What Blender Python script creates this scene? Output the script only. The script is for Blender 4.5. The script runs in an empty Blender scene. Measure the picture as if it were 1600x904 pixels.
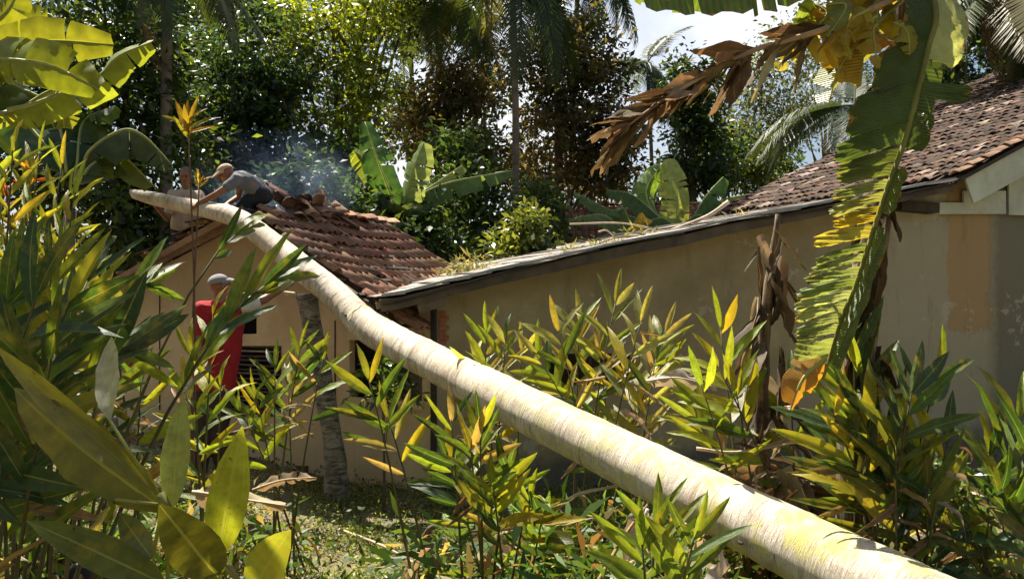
import bpy, bmesh, math, random
import numpy as np
from mathutils import Vector, Matrix, noise
from mathutils.geometry import tessellate_polygon

scene = bpy.context.scene
COL = scene.collection
R = math.radians
rnd = random.Random(7)
nrng = np.random.default_rng(7)

# ------------------------------------------------------------------ camera, sky, sun, exposure
CAMZ, FPX = 1.6, 1250.0
cam_d = bpy.data.cameras.new("camera")
cam_d.sensor_width = 36.0
cam_d.lens = FPX / 1600.0 * 36.0
cam_d.clip_start, cam_d.clip_end = 0.05, 2000
cam = bpy.data.objects.new("camera", cam_d)
cam.location = (0, 0, CAMZ)
cam.rotation_euler = (R(90), 0, 0)
COL.objects.link(cam)
scene.camera = cam

OFFX = 2.7
SUN_EL, SUN_AZ = 60.0, -38.0          # degrees; azimuth from +Y towards +X
world = bpy.data.worlds.new("World")
scene.world = world
world.use_nodes = True
wn = world.node_tree
bg = wn.nodes["Background"]
sky = wn.nodes.new("ShaderNodeTexSky")
sky.sky_type = 'NISHITA'
sky.sun_disc = False
sky.sun_elevation = R(SUN_EL)
sky.sun_rotation = R(SUN_AZ)
sky.air_density, sky.dust_density, sky.ozone_density = 1.0, 2.5, 1.0
tc = wn.nodes.new("ShaderNodeTexCoord")
cn = wn.nodes.new("ShaderNodeTexNoise")           # broken white cloud over the whole sky
cn.inputs['Scale'].default_value = 2.2
cn.inputs['Detail'].default_value = 6
cmap = wn.nodes.new("ShaderNodeMapping")
cmap.inputs['Location'].default_value = (OFFX, 0.0, 0.0)
wn.links.new(tc.outputs['Generated'], cmap.inputs['Vector'])
wn.links.new(cmap.outputs[0], cn.inputs['Vector'])
cr = wn.nodes.new("ShaderNodeMapRange")
cr.inputs[1].default_value, cr.inputs[2].default_value = .52, .66
wn.links.new(cn.outputs[0], cr.inputs[0])
cm = wn.nodes.new("ShaderNodeMix"); cm.data_type = 'RGBA'
wn.links.new(cr.outputs[0], cm.inputs[0])
wn.links.new(sky.outputs[0], cm.inputs[6])
cm.inputs[7].default_value = (8.5, 8.7, 9.0, 1)
wn.links.new(cm.outputs[2], bg.inputs[0])
bg.inputs[1].default_value = 0.05

sun_d = bpy.data.lights.new("sun", 'SUN')
sun_d.energy = 5.0
sun_d.angle = R(0.53)
sun_d.color = (1.0, 0.93, 0.82)
sun = bpy.data.objects.new("sun", sun_d)
sdir = Vector((math.sin(R(SUN_AZ)) * math.cos(R(SUN_EL)), math.cos(R(SUN_AZ)) * math.cos(R(SUN_EL)), math.sin(R(SUN_EL))))
sun.rotation_euler = (-sdir).to_track_quat('-Z', 'Y').to_euler()
sun.location = sdir * 60
COL.objects.link(sun)

vs = scene.view_settings
vs.view_transform = 'Standard'
vs.look = 'None'
vs.exposure = 1.45
vs.gamma = 1.0
vs.use_curve_mapping = False
cy = scene.cycles
cy.use_denoising = True
cy.denoiser = 'OPENIMAGEDENOISE'
cy.max_bounces = 8
cy.diffuse_bounces = 3
cy.glossy_bounces = 2
cy.transmission_bounces = 5
cy.transparent_max_bounces = 4
cy.volume_bounces = 0
cy.sample_clamp_indirect = 6.0
cy.use_adaptive_sampling = True
cy.adaptive_threshold = 0.02
scene.render.use_persistent_data = False

# ------------------------------------------------------------------ small helpers
def P(px, py, d):
    """the place d metres ahead that the eye sees in that direction"""
    return Vector(((px - 800) / FPX * d, d, CAMZ + (452 - py) / FPX * d))

def smooth(a, b, x):
    t = min(1, max(0, (x - a) / (b - a)))
    return t * t * (3 - 2 * t)

def gz(x, y):
    right = -0.70 * smooth(2.0, 7.0, y)
    left = -0.36 * smooth(3.0, 8.5, y)
    k = smooth(-4.8, -1.6, x)
    z = left * (1 - k) + right * k
    z += 0.05 * noise.noise(Vector((x * .7, y * .7, 0))) + 0.025 * noise.noise(Vector((x * 2.3, y * 2.3, 4)))
    z += 3.5 * smooth(40, 110, y)
    return z

def G(px, d, dz=0.0):
    x = (px - 800) / FPX * d
    return Vector((x, d, gz(x, d) + dz))

def tag(o, label=None, cat=None, group=None, kind=None):
    if label: o['label'] = label
    if cat: o['category'] = cat
    if group: o['group'] = group
    if kind: o['kind'] = kind
    return o

GROUPS = {'galangal_clump': 'galangal clumps around the yard', 'coconut_palm': 'tall palms behind the houses', 'young_palm': 'young palms behind the houses',
          'broadleaf_tree': 'trees behind the houses', 'shrub': 'shrubs around the houses', 'banana_plant': 'banana plants', 'person': 'men moving the trunk',
          'stick': 'sticks lying about', 'dead_sheath': 'withered sheaths and leaves', 'fern': 'ferns under the trunk', 'cordyline': 'cordylines'}

class Thing:
    def __init__(s, name, label, cat, base=(0, 0, 0), group=None, kind=None):
        s.o = bpy.data.objects.new(name, None)
        s.o.empty_display_size = .1
        s.base = Vector(base)
        s.o.location = s.base
        COL.objects.link(s.o)
        tag(s.o, label, cat, group or GROUPS.get(name), kind)
        s.inv = Matrix.Translation(-s.base)

def mk_mesh(name, verts, faces, mat=None, smooth_=True, uvs=None, cols=None):
    me = bpy.data.meshes.new(name)
    me.from_pydata([tuple(v) for v in verts], [], faces)
    if smooth_: me.shade_smooth()
    if mat: me.materials.append(mat)
    if uvs is not None:
        uv = me.uv_layers.new(name="UVMap")
        li = np.empty(len(me.loops), dtype=np.int32)
        me.loops.foreach_get("vertex_index", li)
        uv.data.foreach_set("uv", np.asarray(uvs, dtype=np.float32)[li].ravel())
    if cols is not None:
        ca = me.color_attributes.new(name="Col", type='FLOAT_COLOR', domain='POINT')
        ca.data.foreach_set("color", np.asarray(cols, dtype=np.float32).ravel())
    me.update()
    return me

def np_mesh(name, V, F, mat, cols=None, smooth_=False):
    """fast path: V (n,3), F (m,k) with k equal"""
    me = bpy.data.meshes.new(name)
    n, (m, k) = len(V), F.shape
    me.vertices.add(n)
    me.vertices.foreach_set("co", np.ascontiguousarray(V, dtype=np.float32).ravel())
    me.loops.add(m * k)
    me.loops.foreach_set("vertex_index", np.ascontiguousarray(F, dtype=np.int32).ravel())
    me.polygons.add(m)
    me.polygons.foreach_set("loop_start", np.arange(0, m * k, k, dtype=np.int32))
    me.polygons.foreach_set("loop_total", np.full(m, k, dtype=np.int32))
    me.update(calc_edges=True)
    if smooth_: me.shade_smooth()
    if mat: me.materials.append(mat)
    if cols is not None:
        ca = me.color_attributes.new(name="Col", type='FLOAT_COLOR', domain='POINT')
        ca.data.foreach_set("color", np.ascontiguousarray(cols, dtype=np.float32).ravel())
    return me

def put(name, me, parent=None, M=None, color=None):
    o = bpy.data.objects.new(name, me)
    COL.objects.link(o)
    if parent is not None: o.parent = parent
    if M is not None: o.matrix_basis = M
    if color is not None: o.color = (color[0], color[1], color[2], 1)
    return o

def part(th, name, verts, faces, mat, smooth_=True, uvs=None, color=None, parent=None, cols=None):
    """verts in world space; stored relative to the thing's base"""
    b = th.base
    me = mk_mesh(name, [(v[0] - b.x, v[1] - b.y, v[2] - b.z) for v in verts], faces, mat, smooth_, uvs, cols)
    return put(name, me, parent or th.o, None, color)

def frame_M(p, d, n, L, W=None, T=None):
    """matrix whose Y is d (length L), Z near n"""
    y = d.normalized()
    z = n - y * n.dot(y)
    if z.length < 1e-4:
        z = Vector((0.3, -0.8, 0.5)); z = z - y * z.dot(y)
    z.normalize()
    x = y.cross(z)
    W = L if W is None else W
    T = L if T is None else T
    m = Matrix((x * W, y * L, z * T)).transposed().to_4x4()
    m.translation = p
    return m

def catmull(pts, n):
    pts = [Vector(p) for p in pts]
    q = [pts[0] * 2 - pts[1]] + pts + [pts[-1] * 2 - pts[-2]]
    out = []
    for i in range(1, len(q) - 2):
        for k in range(n):
            t = k / n
            a, b, c, d = q[i - 1], q[i], q[i + 1], q[i + 2]
            out.append(0.5 * ((2 * b) + (c - a) * t + (2 * a - 5 * b + 4 * c - d) * t * t + (3 * b - a - 3 * c + d) * t ** 3))
    out.append(pts[-1])
    return out

def tube(pts, radii, sides=8, cap=True, uvlen=False, squash=None):
    pts = [Vector(p) for p in pts]
    V, F, U = [], [], []
    ref = Vector((0, 0, 1))
    t0 = (pts[1] - pts[0]).normalized()
    if abs(t0.dot(ref)) > .9: ref = Vector((1, 0, 0))
    nrm = (ref - t0 * ref.dot(t0)).normalized()
    s = 0
    for i, p in enumerate(pts):
        a = pts[max(0, i - 1)]; b = pts[min(len(pts) - 1, i + 1)]
        t = (b - a).normalized()
        nrm = (nrm - t * nrm.dot(t)).normalized()
        bi = t.cross(nrm)
        if i: s += (p - pts[i - 1]).length
        r = radii[i] if hasattr(radii, '__len__') else radii
        for k in range(sides):
            an = 2 * math.pi * k / sides
            V.append(p + (nrm * math.cos(an) + bi * math.sin(an)) * r)
            U.append((k / sides, s))
    for i in range(len(pts) - 1):
        for k in range(sides):
            a = i * sides + k; b = i * sides + (k + 1) % sides
            F.append((a, b, b + sides, a + sides))
    if cap:
        F.append(tuple(reversed(range(sides))))
        F.append(tuple(range((len(pts) - 1) * sides, len(pts) * sides)))
    return V, F, U

class MB:
    """collects several shapes into one mesh"""
    def __init__(s): s.V, s.F = [], []
    def add(s, V, F):
        o = len(s.V)
        s.V += [Vector(v) for v in V]
        s.F += [tuple(i + o for i in f) for f in F]
        return s

def box_between(p0, p1, w, t, wdir):
    """plank from p0 to p1; width w along wdir, thickness t across"""
    p0, p1 = Vector(p0), Vector(p1)
    d = (p1 - p0).normalized()
    wd = (wdir - d * wdir.dot(d)).normalized() * (w / 2)
    td = d.cross(wd).normalized() * (t / 2)
    V = [p + a * wd + b * td for p in (p0, p1) for a, b in ((-1, -1), (1, -1), (1, 1), (-1, 1))]
    F = [(0, 1, 2, 3), (7, 6, 5, 4), (0, 4, 5, 1), (1, 5, 6, 2), (2, 6, 7, 3), (3, 7, 4, 0)]
    return V, F

# ------------------------------------------------------------------ materials
class NT:
    def __init__(s, name):
        s.m = bpy.data.materials.new(name)
        s.m.use_nodes = True
        s.t = s.m.node_tree
        s.b = s.t.nodes["Principled BSDF"]
        s.out = s.t.nodes["Material Output"]
    def n(s, typ, **kw):
        nd = s.t.nodes.new(typ)
        for k, v in kw.items(): setattr(nd, k, v)
        return nd
    def l(s, a, b): s.t.links.new(a, b)
    def mix(s, fac, a, b, blend='MIX'):
        nd = s.n("ShaderNodeMix", data_type='RGBA', blend_type=blend)
        for sock, v in ((nd.inputs[0], fac), (nd.inputs[6], a), (nd.inputs[7], b)):
            if hasattr(v, 'is_linked') or hasattr(v, 'links'): s.l(v, sock)
            elif isinstance(v, (int, float)): sock.default_value = v
            else: sock.default_value = (*v, 1) if len(v) == 3 else v
        return nd.outputs[2]
    def math(s, op, a, b=0.0, c=0.0, clamp=False):
        nd = s.n("ShaderNodeMath", operation=op, use_clamp=clamp)
        for i, v in enumerate((a, b, c)):
            if hasattr(v, 'links'): s.l(v, nd.inputs[i])
            else: nd.inputs[i].default_value = v
        return nd.outputs[0]
    def noise(s, scale, coord=None, detail=4, rough=.55, dist=0):
        nd = s.n("ShaderNodeTexNoise")
        nd.inputs['Scale'].default_value = scale
        nd.inputs['Detail'].default_value = detail
        nd.inputs['Roughness'].default_value = rough
        nd.inputs['Distortion'].default_value = dist
        if coord is not None: s.l(coord, nd.inputs['Vector'])
        return nd.outputs[0]
    def ramp(s, v, a, b):
        nd = s.n("ShaderNodeMapRange")
        nd.inputs[1].default_value = a; nd.inputs[2].default_value = b
        s.l(v, nd.inputs[0])
        return nd.outputs[0]
    def obj(s): return s.n("ShaderNodeTexCoord").outputs['Object']
    def uv(s): return s.n("ShaderNodeTexCoord").outputs['UV']
    def mapping(s, v, scale=(1, 1, 1), loc=(0, 0, 0)):
        nd = s.n("ShaderNodeMapping")
        nd.inputs['Scale'].default_value = scale
        nd.inputs['Location'].default_value = loc
        s.l(v, nd.inputs['Vector'])
        return nd.outputs[0]
    def bump(s, h, strength=.3, dist=.02):
        nd = s.n("ShaderNodeBump")
        nd.inputs['Strength'].default_value = strength
        nd.inputs['Distance'].default_value = dist
        s.l(h, nd.inputs['Height'])
        s.l(nd.outputs[0], s.b.inputs['Normal'])
        return nd.outputs[0]

def leaf_mat(name, attr=False, rough=.42, trans=.5, midrib=.03, spots=.0, vein=0.0, edge=0.0, spec=.5, tcol=(1.35, 1.15, .5)):
    T = NT(name)
    if attr:
        a = T.n("ShaderNodeAttribute", attribute_name="Col").outputs['Color']
        oi = T.n("ShaderNodeObjectInfo")
    else:
        oi = T.n("ShaderNodeObjectInfo")
        a = oi.outputs['Color']
    co = T.obj()
    nz = T.noise(9 if not attr else 1.3, co, 3)
    v = T.ramp(nz, .3, .7)
    v = T.math('MULTIPLY_ADD', v, .5, .72)
    comb = T.n("ShaderNodeCombineColor")
    for i in range(3): T.l(v, comb.inputs[i])
    c = T.mix(1.0, a, comb.outputs[0], 'MULTIPLY')
    if midrib or edge or vein:
        sep = T.n("ShaderNodeSeparateXYZ"); T.l(T.uv(), sep.inputs[0])
        du = T.math('ABSOLUTE', T.math('SUBTRACT', sep.outputs[0], .5))
    if edge:
        e = T.math('ADD', du, T.math('MULTIPLY', T.math('SUBTRACT', T.noise(22, co, 5, .7), .5), .5))
        e = T.math('GREATER_THAN', e, .56 - edge * .1)
        c = T.mix(T.math('MULTIPLY', e, .8), c, (.42, .22, .02))
        e2 = T.math('ADD', du, T.math('MULTIPLY', T.math('SUBTRACT', T.noise(19, co, 4), .5), .55))
        e2 = T.math('GREATER_THAN', e2, .60 - edge * .08)
        c = T.mix(e2, c, (.10, .045, .015))
    if spots:
        sp = T.math('GREATER_THAN', T.noise(26, co, 4, .7), .70 - spots * .06)
        c = T.mix(T.math('MULTIPLY', sp, .8), c, (.07, .035, .008))
    if midrib:
        mr = T.math('LESS_THAN', du, midrib)
        c = T.mix(T.math('MULTIPLY', mr, .55), c, (.42, .45, .12))
    if vein < 0:               # fine lengthwise veins and yellowing towards tip or edge
        mp = T.mapping(T.uv(), (60, 2.2, 1))
        vn = T.noise(1, mp, 2, .5)
        c = T.mix(T.math('MULTIPLY', T.ramp(vn, .5, .7), .35), c, (.05, .07, .012))
        pat = T.math('ADD', T.noise(3.2, co, 4, .6), T.math('MULTIPLY', oi.outputs['Random'], .28))
        c = T.mix(T.math('MULTIPLY', T.ramp(pat, .66, .82), .5), c, (.42, .36, .03))
        T.bump(vn, .35, .006)
    if vein > 0:
        wv = T.n("ShaderNodeTexWave", wave_type='BANDS', bands_direction='Y')
        wv.inputs['Scale'].default_value = vein
        wv.inputs['Distortion'].default_value = .6
        T.l(T.uv(), wv.inputs['Vector'])
        nb = T.bump(wv.outputs['Fac'], .5, .012)
        c = T.mix(T.math('MULTIPLY', wv.outputs['Fac'], .22), c, (.30, .36, .12))  # pale stripes along the veins, their shine put into the colour
    T.l(T.mix(1.0, c, (.72, .78, .8), 'MULTIPLY'), T.b.inputs['Base Color'])
    T.b.inputs['Roughness'].default_value = rough
    T.b.inputs['Specular IOR Level'].default_value = spec
    tr = T.n("ShaderNodeBsdfTranslucent")
    T.l(T.mix(1.0, c, tcol, 'MULTIPLY'), tr.inputs['Color'])
    mx = T.n("ShaderNodeMixShader")
    mx.inputs[0].default_value = trans
    T.l(T.b.outputs[0], mx.inputs[1]); T.l(tr.outputs[0], mx.inputs[2])
    T.l(mx.outputs[0], T.out.inputs['Surface'])
    return T.m

def plain_mat(name, col, rough=.8, var=.35, scale=6, bump=.0, bscale=30, col2=None, oc=False, spec=.3):
    T = NT(name)
    co = T.obj()
    a = col if not oc else T.n("ShaderNodeObjectInfo").outputs['Color']
    nz = T.ramp(T.noise(scale, co, 5, .6), .3, .7)
    if col2 is None:
        v = T.math('MULTIPLY_ADD', nz, var * 2, 1 - var)
        comb = T.n("ShaderNodeCombineColor")
        for i in range(3): T.l(v, comb.inputs[i])
        c = T.mix(1.0, a, comb.outputs[0], 'MULTIPLY')
    else:
        c = T.mix(nz, a, col2)
    T.l(c, T.b.inputs['Base Color'])
    T.b.inputs['Roughness'].default_value = rough
    T.b.inputs['Specular IOR Level'].default_value = spec
    if bump: T.bump(T.noise(bscale, co, 5, .65), bump, .02)
    return T.m

M = {}
M['ginger'] = leaf_mat('ginger_leaf', rough=.36, trans=.55, spots=.75, edge=.3, spec=.55, vein=-1)
M['banana'] = leaf_mat('banana_leaf', rough=.38, trans=.42, midrib=.025, vein=14, edge=.5, spots=.2, spec=.5)
M['banana_far'] = leaf_mat('banana_leaf_far', rough=.4, trans=.52, midrib=.04, spec=.5)
M['dry'] = leaf_mat('dry_leaf', rough=.75, trans=.22, midrib=.03, spots=.4, spec=.2, tcol=(1.1, .9, .6))
M['palm'] = leaf_mat('palm_leaf', rough=.5, trans=.35, midrib=0, spec=.35)
M['crown'] = leaf_mat('tree_leaf', attr=True, rough=.38, trans=.5, midrib=0, spec=.45)
M['weed'] = leaf_mat('weed_leaf', attr=True, rough=.5, trans=.45, midrib=0, spec=.3)
M['litter'] = leaf_mat('litter_leaf', attr=True, rough=.85, trans=.1, midrib=0, spec=.1)
M['stem'] = plain_mat('plant_stem', (.1, .1, .03), .6, .3, 8, oc=True)
M['bark'] = plain_mat('tree_bark', (.10, .075, .05), .9, .4, 4, .6, 14)
M['palm_bark'] = plain_mat('palm_bark', (.16, .13, .10), .9, .4, 5, .5, 18)
M['wood'] = plain_mat('old_wood', (.16, .11, .075), .8, .4, 5, .4, 20, oc=True)
M['dark_wood_gloom'] = plain_mat('dark_wood_gloom', (.05, .038, .028), .85, .4, 5, .3, 20)  # timber; also stands in for the gloom behind the wall openings
M['skin'] = plain_mat('skin', (.25, .115, .06), .5, .12, 10)
M['cloth'] = plain_mat('cloth', (.3, .3, .3), .9, .15, 10, .9, 7, oc=True)
M['hair'] = plain_mat('hair', (.12, .11, .10), .7, .3, 40, .5, 60)
M['dark'] = plain_mat('eye_dark', (.02, .015, .012), .5, .1)
M['metal'] = plain_mat('grey_metal', (.30, .31, .32), .45, .25, 7, spec=.5)
M['rubber'] = plain_mat('black_rubber', (.015, .016, .02), .45, .2, 9)
M['brick'] = plain_mat('brick', (.33, .12, .06), .9, .3, 20, .4, 40)

# --- trunk bark: pale, ring scars, cracks, lichen
T = NT('smooth_pale_bark')
uv = T.uv(); co = T.obj()
base = T.mix(T.ramp(T.noise(2.2, co, 5, .6), .35, .65), (.74, .67, .55), (.60, .51, .39))
rings = T.noise(1, T.mapping(uv, (1.6, 11, 1)), 8, .75, 1.1)
base = T.mix(T.math('MULTIPLY', T.ramp(rings, .49, .62), .85), base, (.33, .25, .165))
fine = T.noise(1, T.mapping(uv, (5, 120, 1)), 3, .6, .3)
base = T.mix(T.math('MULTIPLY', T.ramp(fine, .52, .72), .4), base, (.38, .30, .2))
crack = T.noise(1, T.mapping(uv, (3.0, 22, 1)), 8, .8, 1.2)
base = T.mix(T.math('MULTIPLY', T.ramp(crack, .575, .63), .85), base, (.12, .09, .06))
sepu = T.n("ShaderNodeSeparateXYZ"); T.l(uv, sepu.inputs[0])
near = T.ramp(sepu.outputs[1], 5.5, 2.0)
blot = T.ramp(T.noise(3.1, co, 7, .7, .5), .48, .62)
base = T.mix(T.math('MULTIPLY', blot, .75), base, (.36, .29, .20))
grn = T.ramp(T.noise(7.5, co, 6, .7), .56, .66)
base = T.mix(T.math('MULTIPLY', grn, .5), base, (.30, .28, .17))
lich = T.math('MULTIPLY', T.ramp(T.noise(5.5, co, 5, .65), .47, .6), T.math('MULTIPLY_ADD', near, .9, .1))
base = T.mix(lich, base, (.55, .50, .17))
dots = T.math('GREATER_THAN', T.noise(34, co, 2), .74)
base = T.mix(T.math('MULTIPLY', dots, .6), base, (.12, .09, .05))
T.l(base, T.b.inputs['Base Color'])
T.b.inputs['Roughness'].default_value = .62
T.b.inputs['Specular IOR Level'].default_value = .3
T.bump(T.math('ADD', T.math('MULTIPLY', rings, .8), T.math('MULTIPLY', crack, 1.0)), .9, .015)
M['trunk'] = T.m

# --- rough palm stump
T = NT('stump_bark')
co = T.obj()
vor = T.n("ShaderNodeTexVoronoi", feature='DISTANCE_TO_EDGE')
vor.inputs['Scale'].default_value = 34
T.l(T.mapping(co, (1, 1, .55)), vor.inputs['Vector'])
ck = T.ramp(T.noise(1, T.mapping(co, (5, 5, 26)), 7, .75, 1.0), .38, .5)
bc = T.mix(T.ramp(T.noise(7, co, 6, .7), .35, .65), (.15, .125, .09), (.33, .29, .22))
bc = T.mix(ck, (.045, .035, .025), bc)
T.l(bc, T.b.inputs['Base Color'])
T.b.inputs['Roughness'].default_value = .9
T.bump(T.math('ADD', ck, T.noise(20, co, 5)), .7, .02)
M['stump'] = T.m

# --- ochre plaster / board wall of the small house
T = NT('ochre_wall')
co = T.obj()
c = T.mix(T.ramp(T.noise(1.1, co, 5, .6), .35, .65), (.66, .50, .29), (.56, .41, .22))
c = T.mix(T.math('MULTIPLY', T.ramp(T.noise(3.4, co, 6, .7), .55, .75), .4), c, (.40, .25, .12))
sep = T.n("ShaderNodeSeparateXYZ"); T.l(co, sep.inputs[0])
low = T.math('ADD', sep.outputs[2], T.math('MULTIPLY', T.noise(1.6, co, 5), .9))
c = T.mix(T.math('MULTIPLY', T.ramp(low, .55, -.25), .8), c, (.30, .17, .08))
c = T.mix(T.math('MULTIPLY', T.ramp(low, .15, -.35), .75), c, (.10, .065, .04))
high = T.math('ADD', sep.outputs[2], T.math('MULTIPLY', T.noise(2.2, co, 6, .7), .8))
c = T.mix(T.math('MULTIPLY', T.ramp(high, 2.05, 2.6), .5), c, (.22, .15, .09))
sp = T.math('GREATER_THAN', T.noise(13, co, 4, .65), .69)
c = T.mix(T.math('MULTIPLY', sp, .7), c, (.12, .075, .045))
strk = T.math('MULTIPLY', T.ramp(T.noise(1, T.mapping(co, (9, 9, .7)), 5, .7), .55, .75), .28)
c = T.mix(strk, c, (.30, .20, .11))
T.l(c, T.b.inputs['Base Color'])
T.b.inputs['Roughness'].default_value = .9
T.bump(T.noise(12, co, 6, .6), .25, .02)
M['ochre'] = T.m

# --- grey-beige plaster of the big house; patches are set in wall coordinates (u, z) through UV
T = NT('grey_plaster')
co = T.obj(); uv = T.uv()
c = T.mix(T.ramp(T.noise(.9, co, 5, .6), .35, .65), (.40, .33, .185), (.27, .215, .11))
c = T.mix(T.math('MULTIPLY', T.ramp(T.noise(3, co, 6, .7), .5, .72), .45), c, (.24, .18, .095))
sep = T.n("ShaderNodeSeparateXYZ"); T.l(uv, sep.inputs[0])
wob = T.math('MULTIPLY', T.math('SUBTRACT', T.noise(2.2, uv, 9, .72), .5), .45)
uu = T.math('ADD', sep.outputs[0], wob)
zz = T.math('ADD', sep.outputs[1], T.math('MULTIPLY', T.math('SUBTRACT', T.noise(2.1, uv, 9, .72), .5), .8))
grey = T.ramp(uu, 4.6, 6.6)
c = T.mix(T.math('MULTIPLY', grey, .75), c, (.38, .35, .235))
M['_uu'] = (uu, zz)
old = T.math('MULTIPLY', T.math('GREATER_THAN', uu, 7.40), T.math('MULTIPLY', T.math('LESS_THAN', uu, 8.2), T.math('GREATER_THAN', zz, 1.02)))
c = T.mix(T.math('MULTIPLY', old, .85), c, (.38, .25, .11))
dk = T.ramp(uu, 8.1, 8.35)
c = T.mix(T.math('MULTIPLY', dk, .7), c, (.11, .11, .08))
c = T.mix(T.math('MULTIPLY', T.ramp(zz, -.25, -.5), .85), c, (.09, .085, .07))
stain = T.math('MULTIPLY', T.ramp(T.noise(1, T.mapping(uv, (3.2, .5, 1)), 6, .7), .55, .72), .5)
c = T.mix(T.math('MULTIPLY', stain, 1.5, clamp=True), c, (.17, .135, .075))
peel = T.math('MULTIPLY', T.math('GREATER_THAN', T.noise(1.2, uv, 9, .75), .60), .55)
c = T.mix(peel, c, (.50, .44, .31))
crk = T.n("ShaderNodeTexVoronoi", feature='DISTANCE_TO_EDGE')
crk.inputs['Scale'].default_value = 1.1
T.l(T.mapping(uv, (1, 1.3, 1)), crk.inputs['Vector'])
ck = T.math('LESS_THAN', T.math('ADD', crk.outputs['Distance'], T.math('MULTIPLY', T.noise(6, uv, 4), .06)), .031)
T.l(c, T.b.inputs['Base Color'])
T.b.inputs['Roughness'].default_value = .92
T.bump(T.math('ADD', T.noise(9, co, 6, .6), T.math('ADD', T.math('MULTIPLY', old, -.6), T.math('MULTIPLY', peel, -.7))), .5, .02)
M['plaster'] = T.m
del M['_uu']

def tile_mat(name, attr):
    T = NT(name)
    a = T.n("ShaderNodeAttribute", attribute_name="Col").outputs['Color'] if attr else T.n("ShaderNodeObjectInfo").outputs['Color']
    geo = T.n("ShaderNodeNewGeometry").outputs['Position']
    nz = T.ramp(T.noise(16, geo, 5, .65), .35, .65)
    c = T.mix(T.math('MULTIPLY', nz, .5), a, (.10, .06, .045))
    moss = T.ramp(T.noise(2.2, geo, 5, .6), .55, .68)
    c = T.mix(T.math('MULTIPLY', moss, .65), c, (.075, .065, .045))
    lich = T.math('GREATER_THAN', T.noise(11, geo, 3), .68)
    c = T.mix(T.math('MULTIPLY', lich, .35), c, (.40, .33, .26))
    T.l(c, T.b.inputs['Base Color'])
    T.b.inputs['Roughness'].default_value = .9
    T.b.inputs['Specular IOR Level'].default_value = .2
    T.bump(T.noise(40, geo, 4), .35, .01)
    return T.m
M['tile'] = tile_mat('clay_tile', False)
M['tile_mass'] = tile_mat('clay_tile_mass', True)

T = NT('weathered_sheet')
co = T.obj()
c = T.mix(T.ramp(T.noise(5, co, 6, .7), .35, .65), (.34, .31, .27), (.20, .17, .14))
c = T.mix(T.math('MULTIPLY', T.ramp(T.noise(2, co, 5, .6), .55, .7), .6), c, (.14, .12, .06))
T.l(c, T.b.inputs['Base Color']); T.b.inputs['Roughness'].default_value = .9
T.bump(T.noise(18, co, 5), .4, .02)
M['sheet'] = T.m
M['board'] = plain_mat('pale_green_board', (.50, .53, .42), .75, .18, 3, .15, 16)

T = NT('earth')
co = T.obj()
c = T.mix(T.ramp(T.noise(1.3, co, 6, .65), .35, .65), (.10, .072, .04), (.17, .12, .065))
c = T.mix(T.math('MULTIPLY', T.ramp(T.noise(.8, co, 4), .45, .6), .6), c, (.09, .10, .03))
c = T.mix(T.math('MULTIPLY', T.ramp(T.noise(22, co, 4, .7), .5, .7), .5), c, (.26, .19, .11))
T.l(c, T.b.inputs['Base Color']); T.b.inputs['Roughness'].default_value = .95
T.bump(T.noise(14, co, 6, .7), .6, .04)
M['earth'] = T.m

GREEN, MID, LIME = (.045, .10, .02), (.10, .18, .025), (.24, .32, .03)
YEL, ORANGE, OLIVE = (.50, .40, .03), (.52, .22, .02), (.14, .15, .02)
BROWN, PALE, BLUEG = (.24, .14, .07), (.50, .38, .24), (.07, .13, .07)
def jit(c, a=.25):
    k = 1 + rnd.uniform(-a, a)
    return tuple(max(.004, x * k * (1 + rnd.uniform(-.1, .1))) for x in c)
def mixc(a, b, t): return tuple(x * (1 - t) + y * t for x, y in zip(a, b))
def pick(pal):
    r = rnd.random() * sum(w for _, w in pal)
    for c, w in pal:
        r -= w
        if r <= 0: return jit(c)
    return jit(pal[-1][0])

# ------------------------------------------------------------------ the ground
def make_ground():
    xs = np.concatenate([np.linspace(-300, -16, 20), np.linspace(-15, 15, 121), np.linspace(16, 300, 20)])
    ys = np.concatenate([np.linspace(-60, -3, 8), np.linspace(-2, 16, 91), np.linspace(17, 500, 40)])
    V = [(x, y, gz(x, y)) for y in ys for x in xs]
    nx = len(xs)
    F = [(j * nx + i, j * nx + i + 1, (j + 1) * nx + i + 1, (j + 1) * nx + i) for j in range(len(ys) - 1) for i in range(nx - 1)]
    o = put('ground', mk_mesh('ground', V, F, M['earth']))
    tag(o, 'bare earth yard sloping down to the house walls', 'ground', kind='structure')
make_ground()

# ------------------------------------------------------------------ walls set by plane: origin, direction
class WallPlane:
    def __init__(s, o, d):
        s.o, s.d = Vector(o), Vector(d).normalized()
        s.n = Vector((s.d.y, -s.d.x, 0))           # faces the viewer
        if s.n.y > 0: s.n = -s.n
    def px(s, px, py):
        ray = Vector(((px - 800) / FPX, 1, (452 - py) / FPX))
        # solve (ray*k - o) . n = 0, with the eye at (0,0,CAMZ)
        oo = s.o - Vector((0, 0, CAMZ))
        k = oo.dot(s.n) / ray.dot(s.n)
        p = ray * k
        return ((p - oo).dot(s.d), p.z + CAMZ)
    def at(s, u, z, out=0.0):
        return Vector((s.o.x, s.o.y, 0)) + s.d * u + s.n * out + Vector((0, 0, z))
    def uz(s, p):
        return ((p - s.o).xy.dot(s.d.xy), p.z)

A18, A25 = R(18), R(25)
CORNER = Vector((-.885, 9.012, 0))
WL = WallPlane(CORNER, (-math.cos(A25), math.sin(A25), 0))       # small house gable, u grows to the left
WR = WallPlane(CORNER, (math.cos(A18), math.sin(A18), 0))        # big house gable, u grows to the right
DL = Vector((math.sin(A25), math.cos(A25), 0))                   # depth of small house
DR = Vector((-math.sin(A18), math.cos(A18), 0))                  # depth of big house

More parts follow.
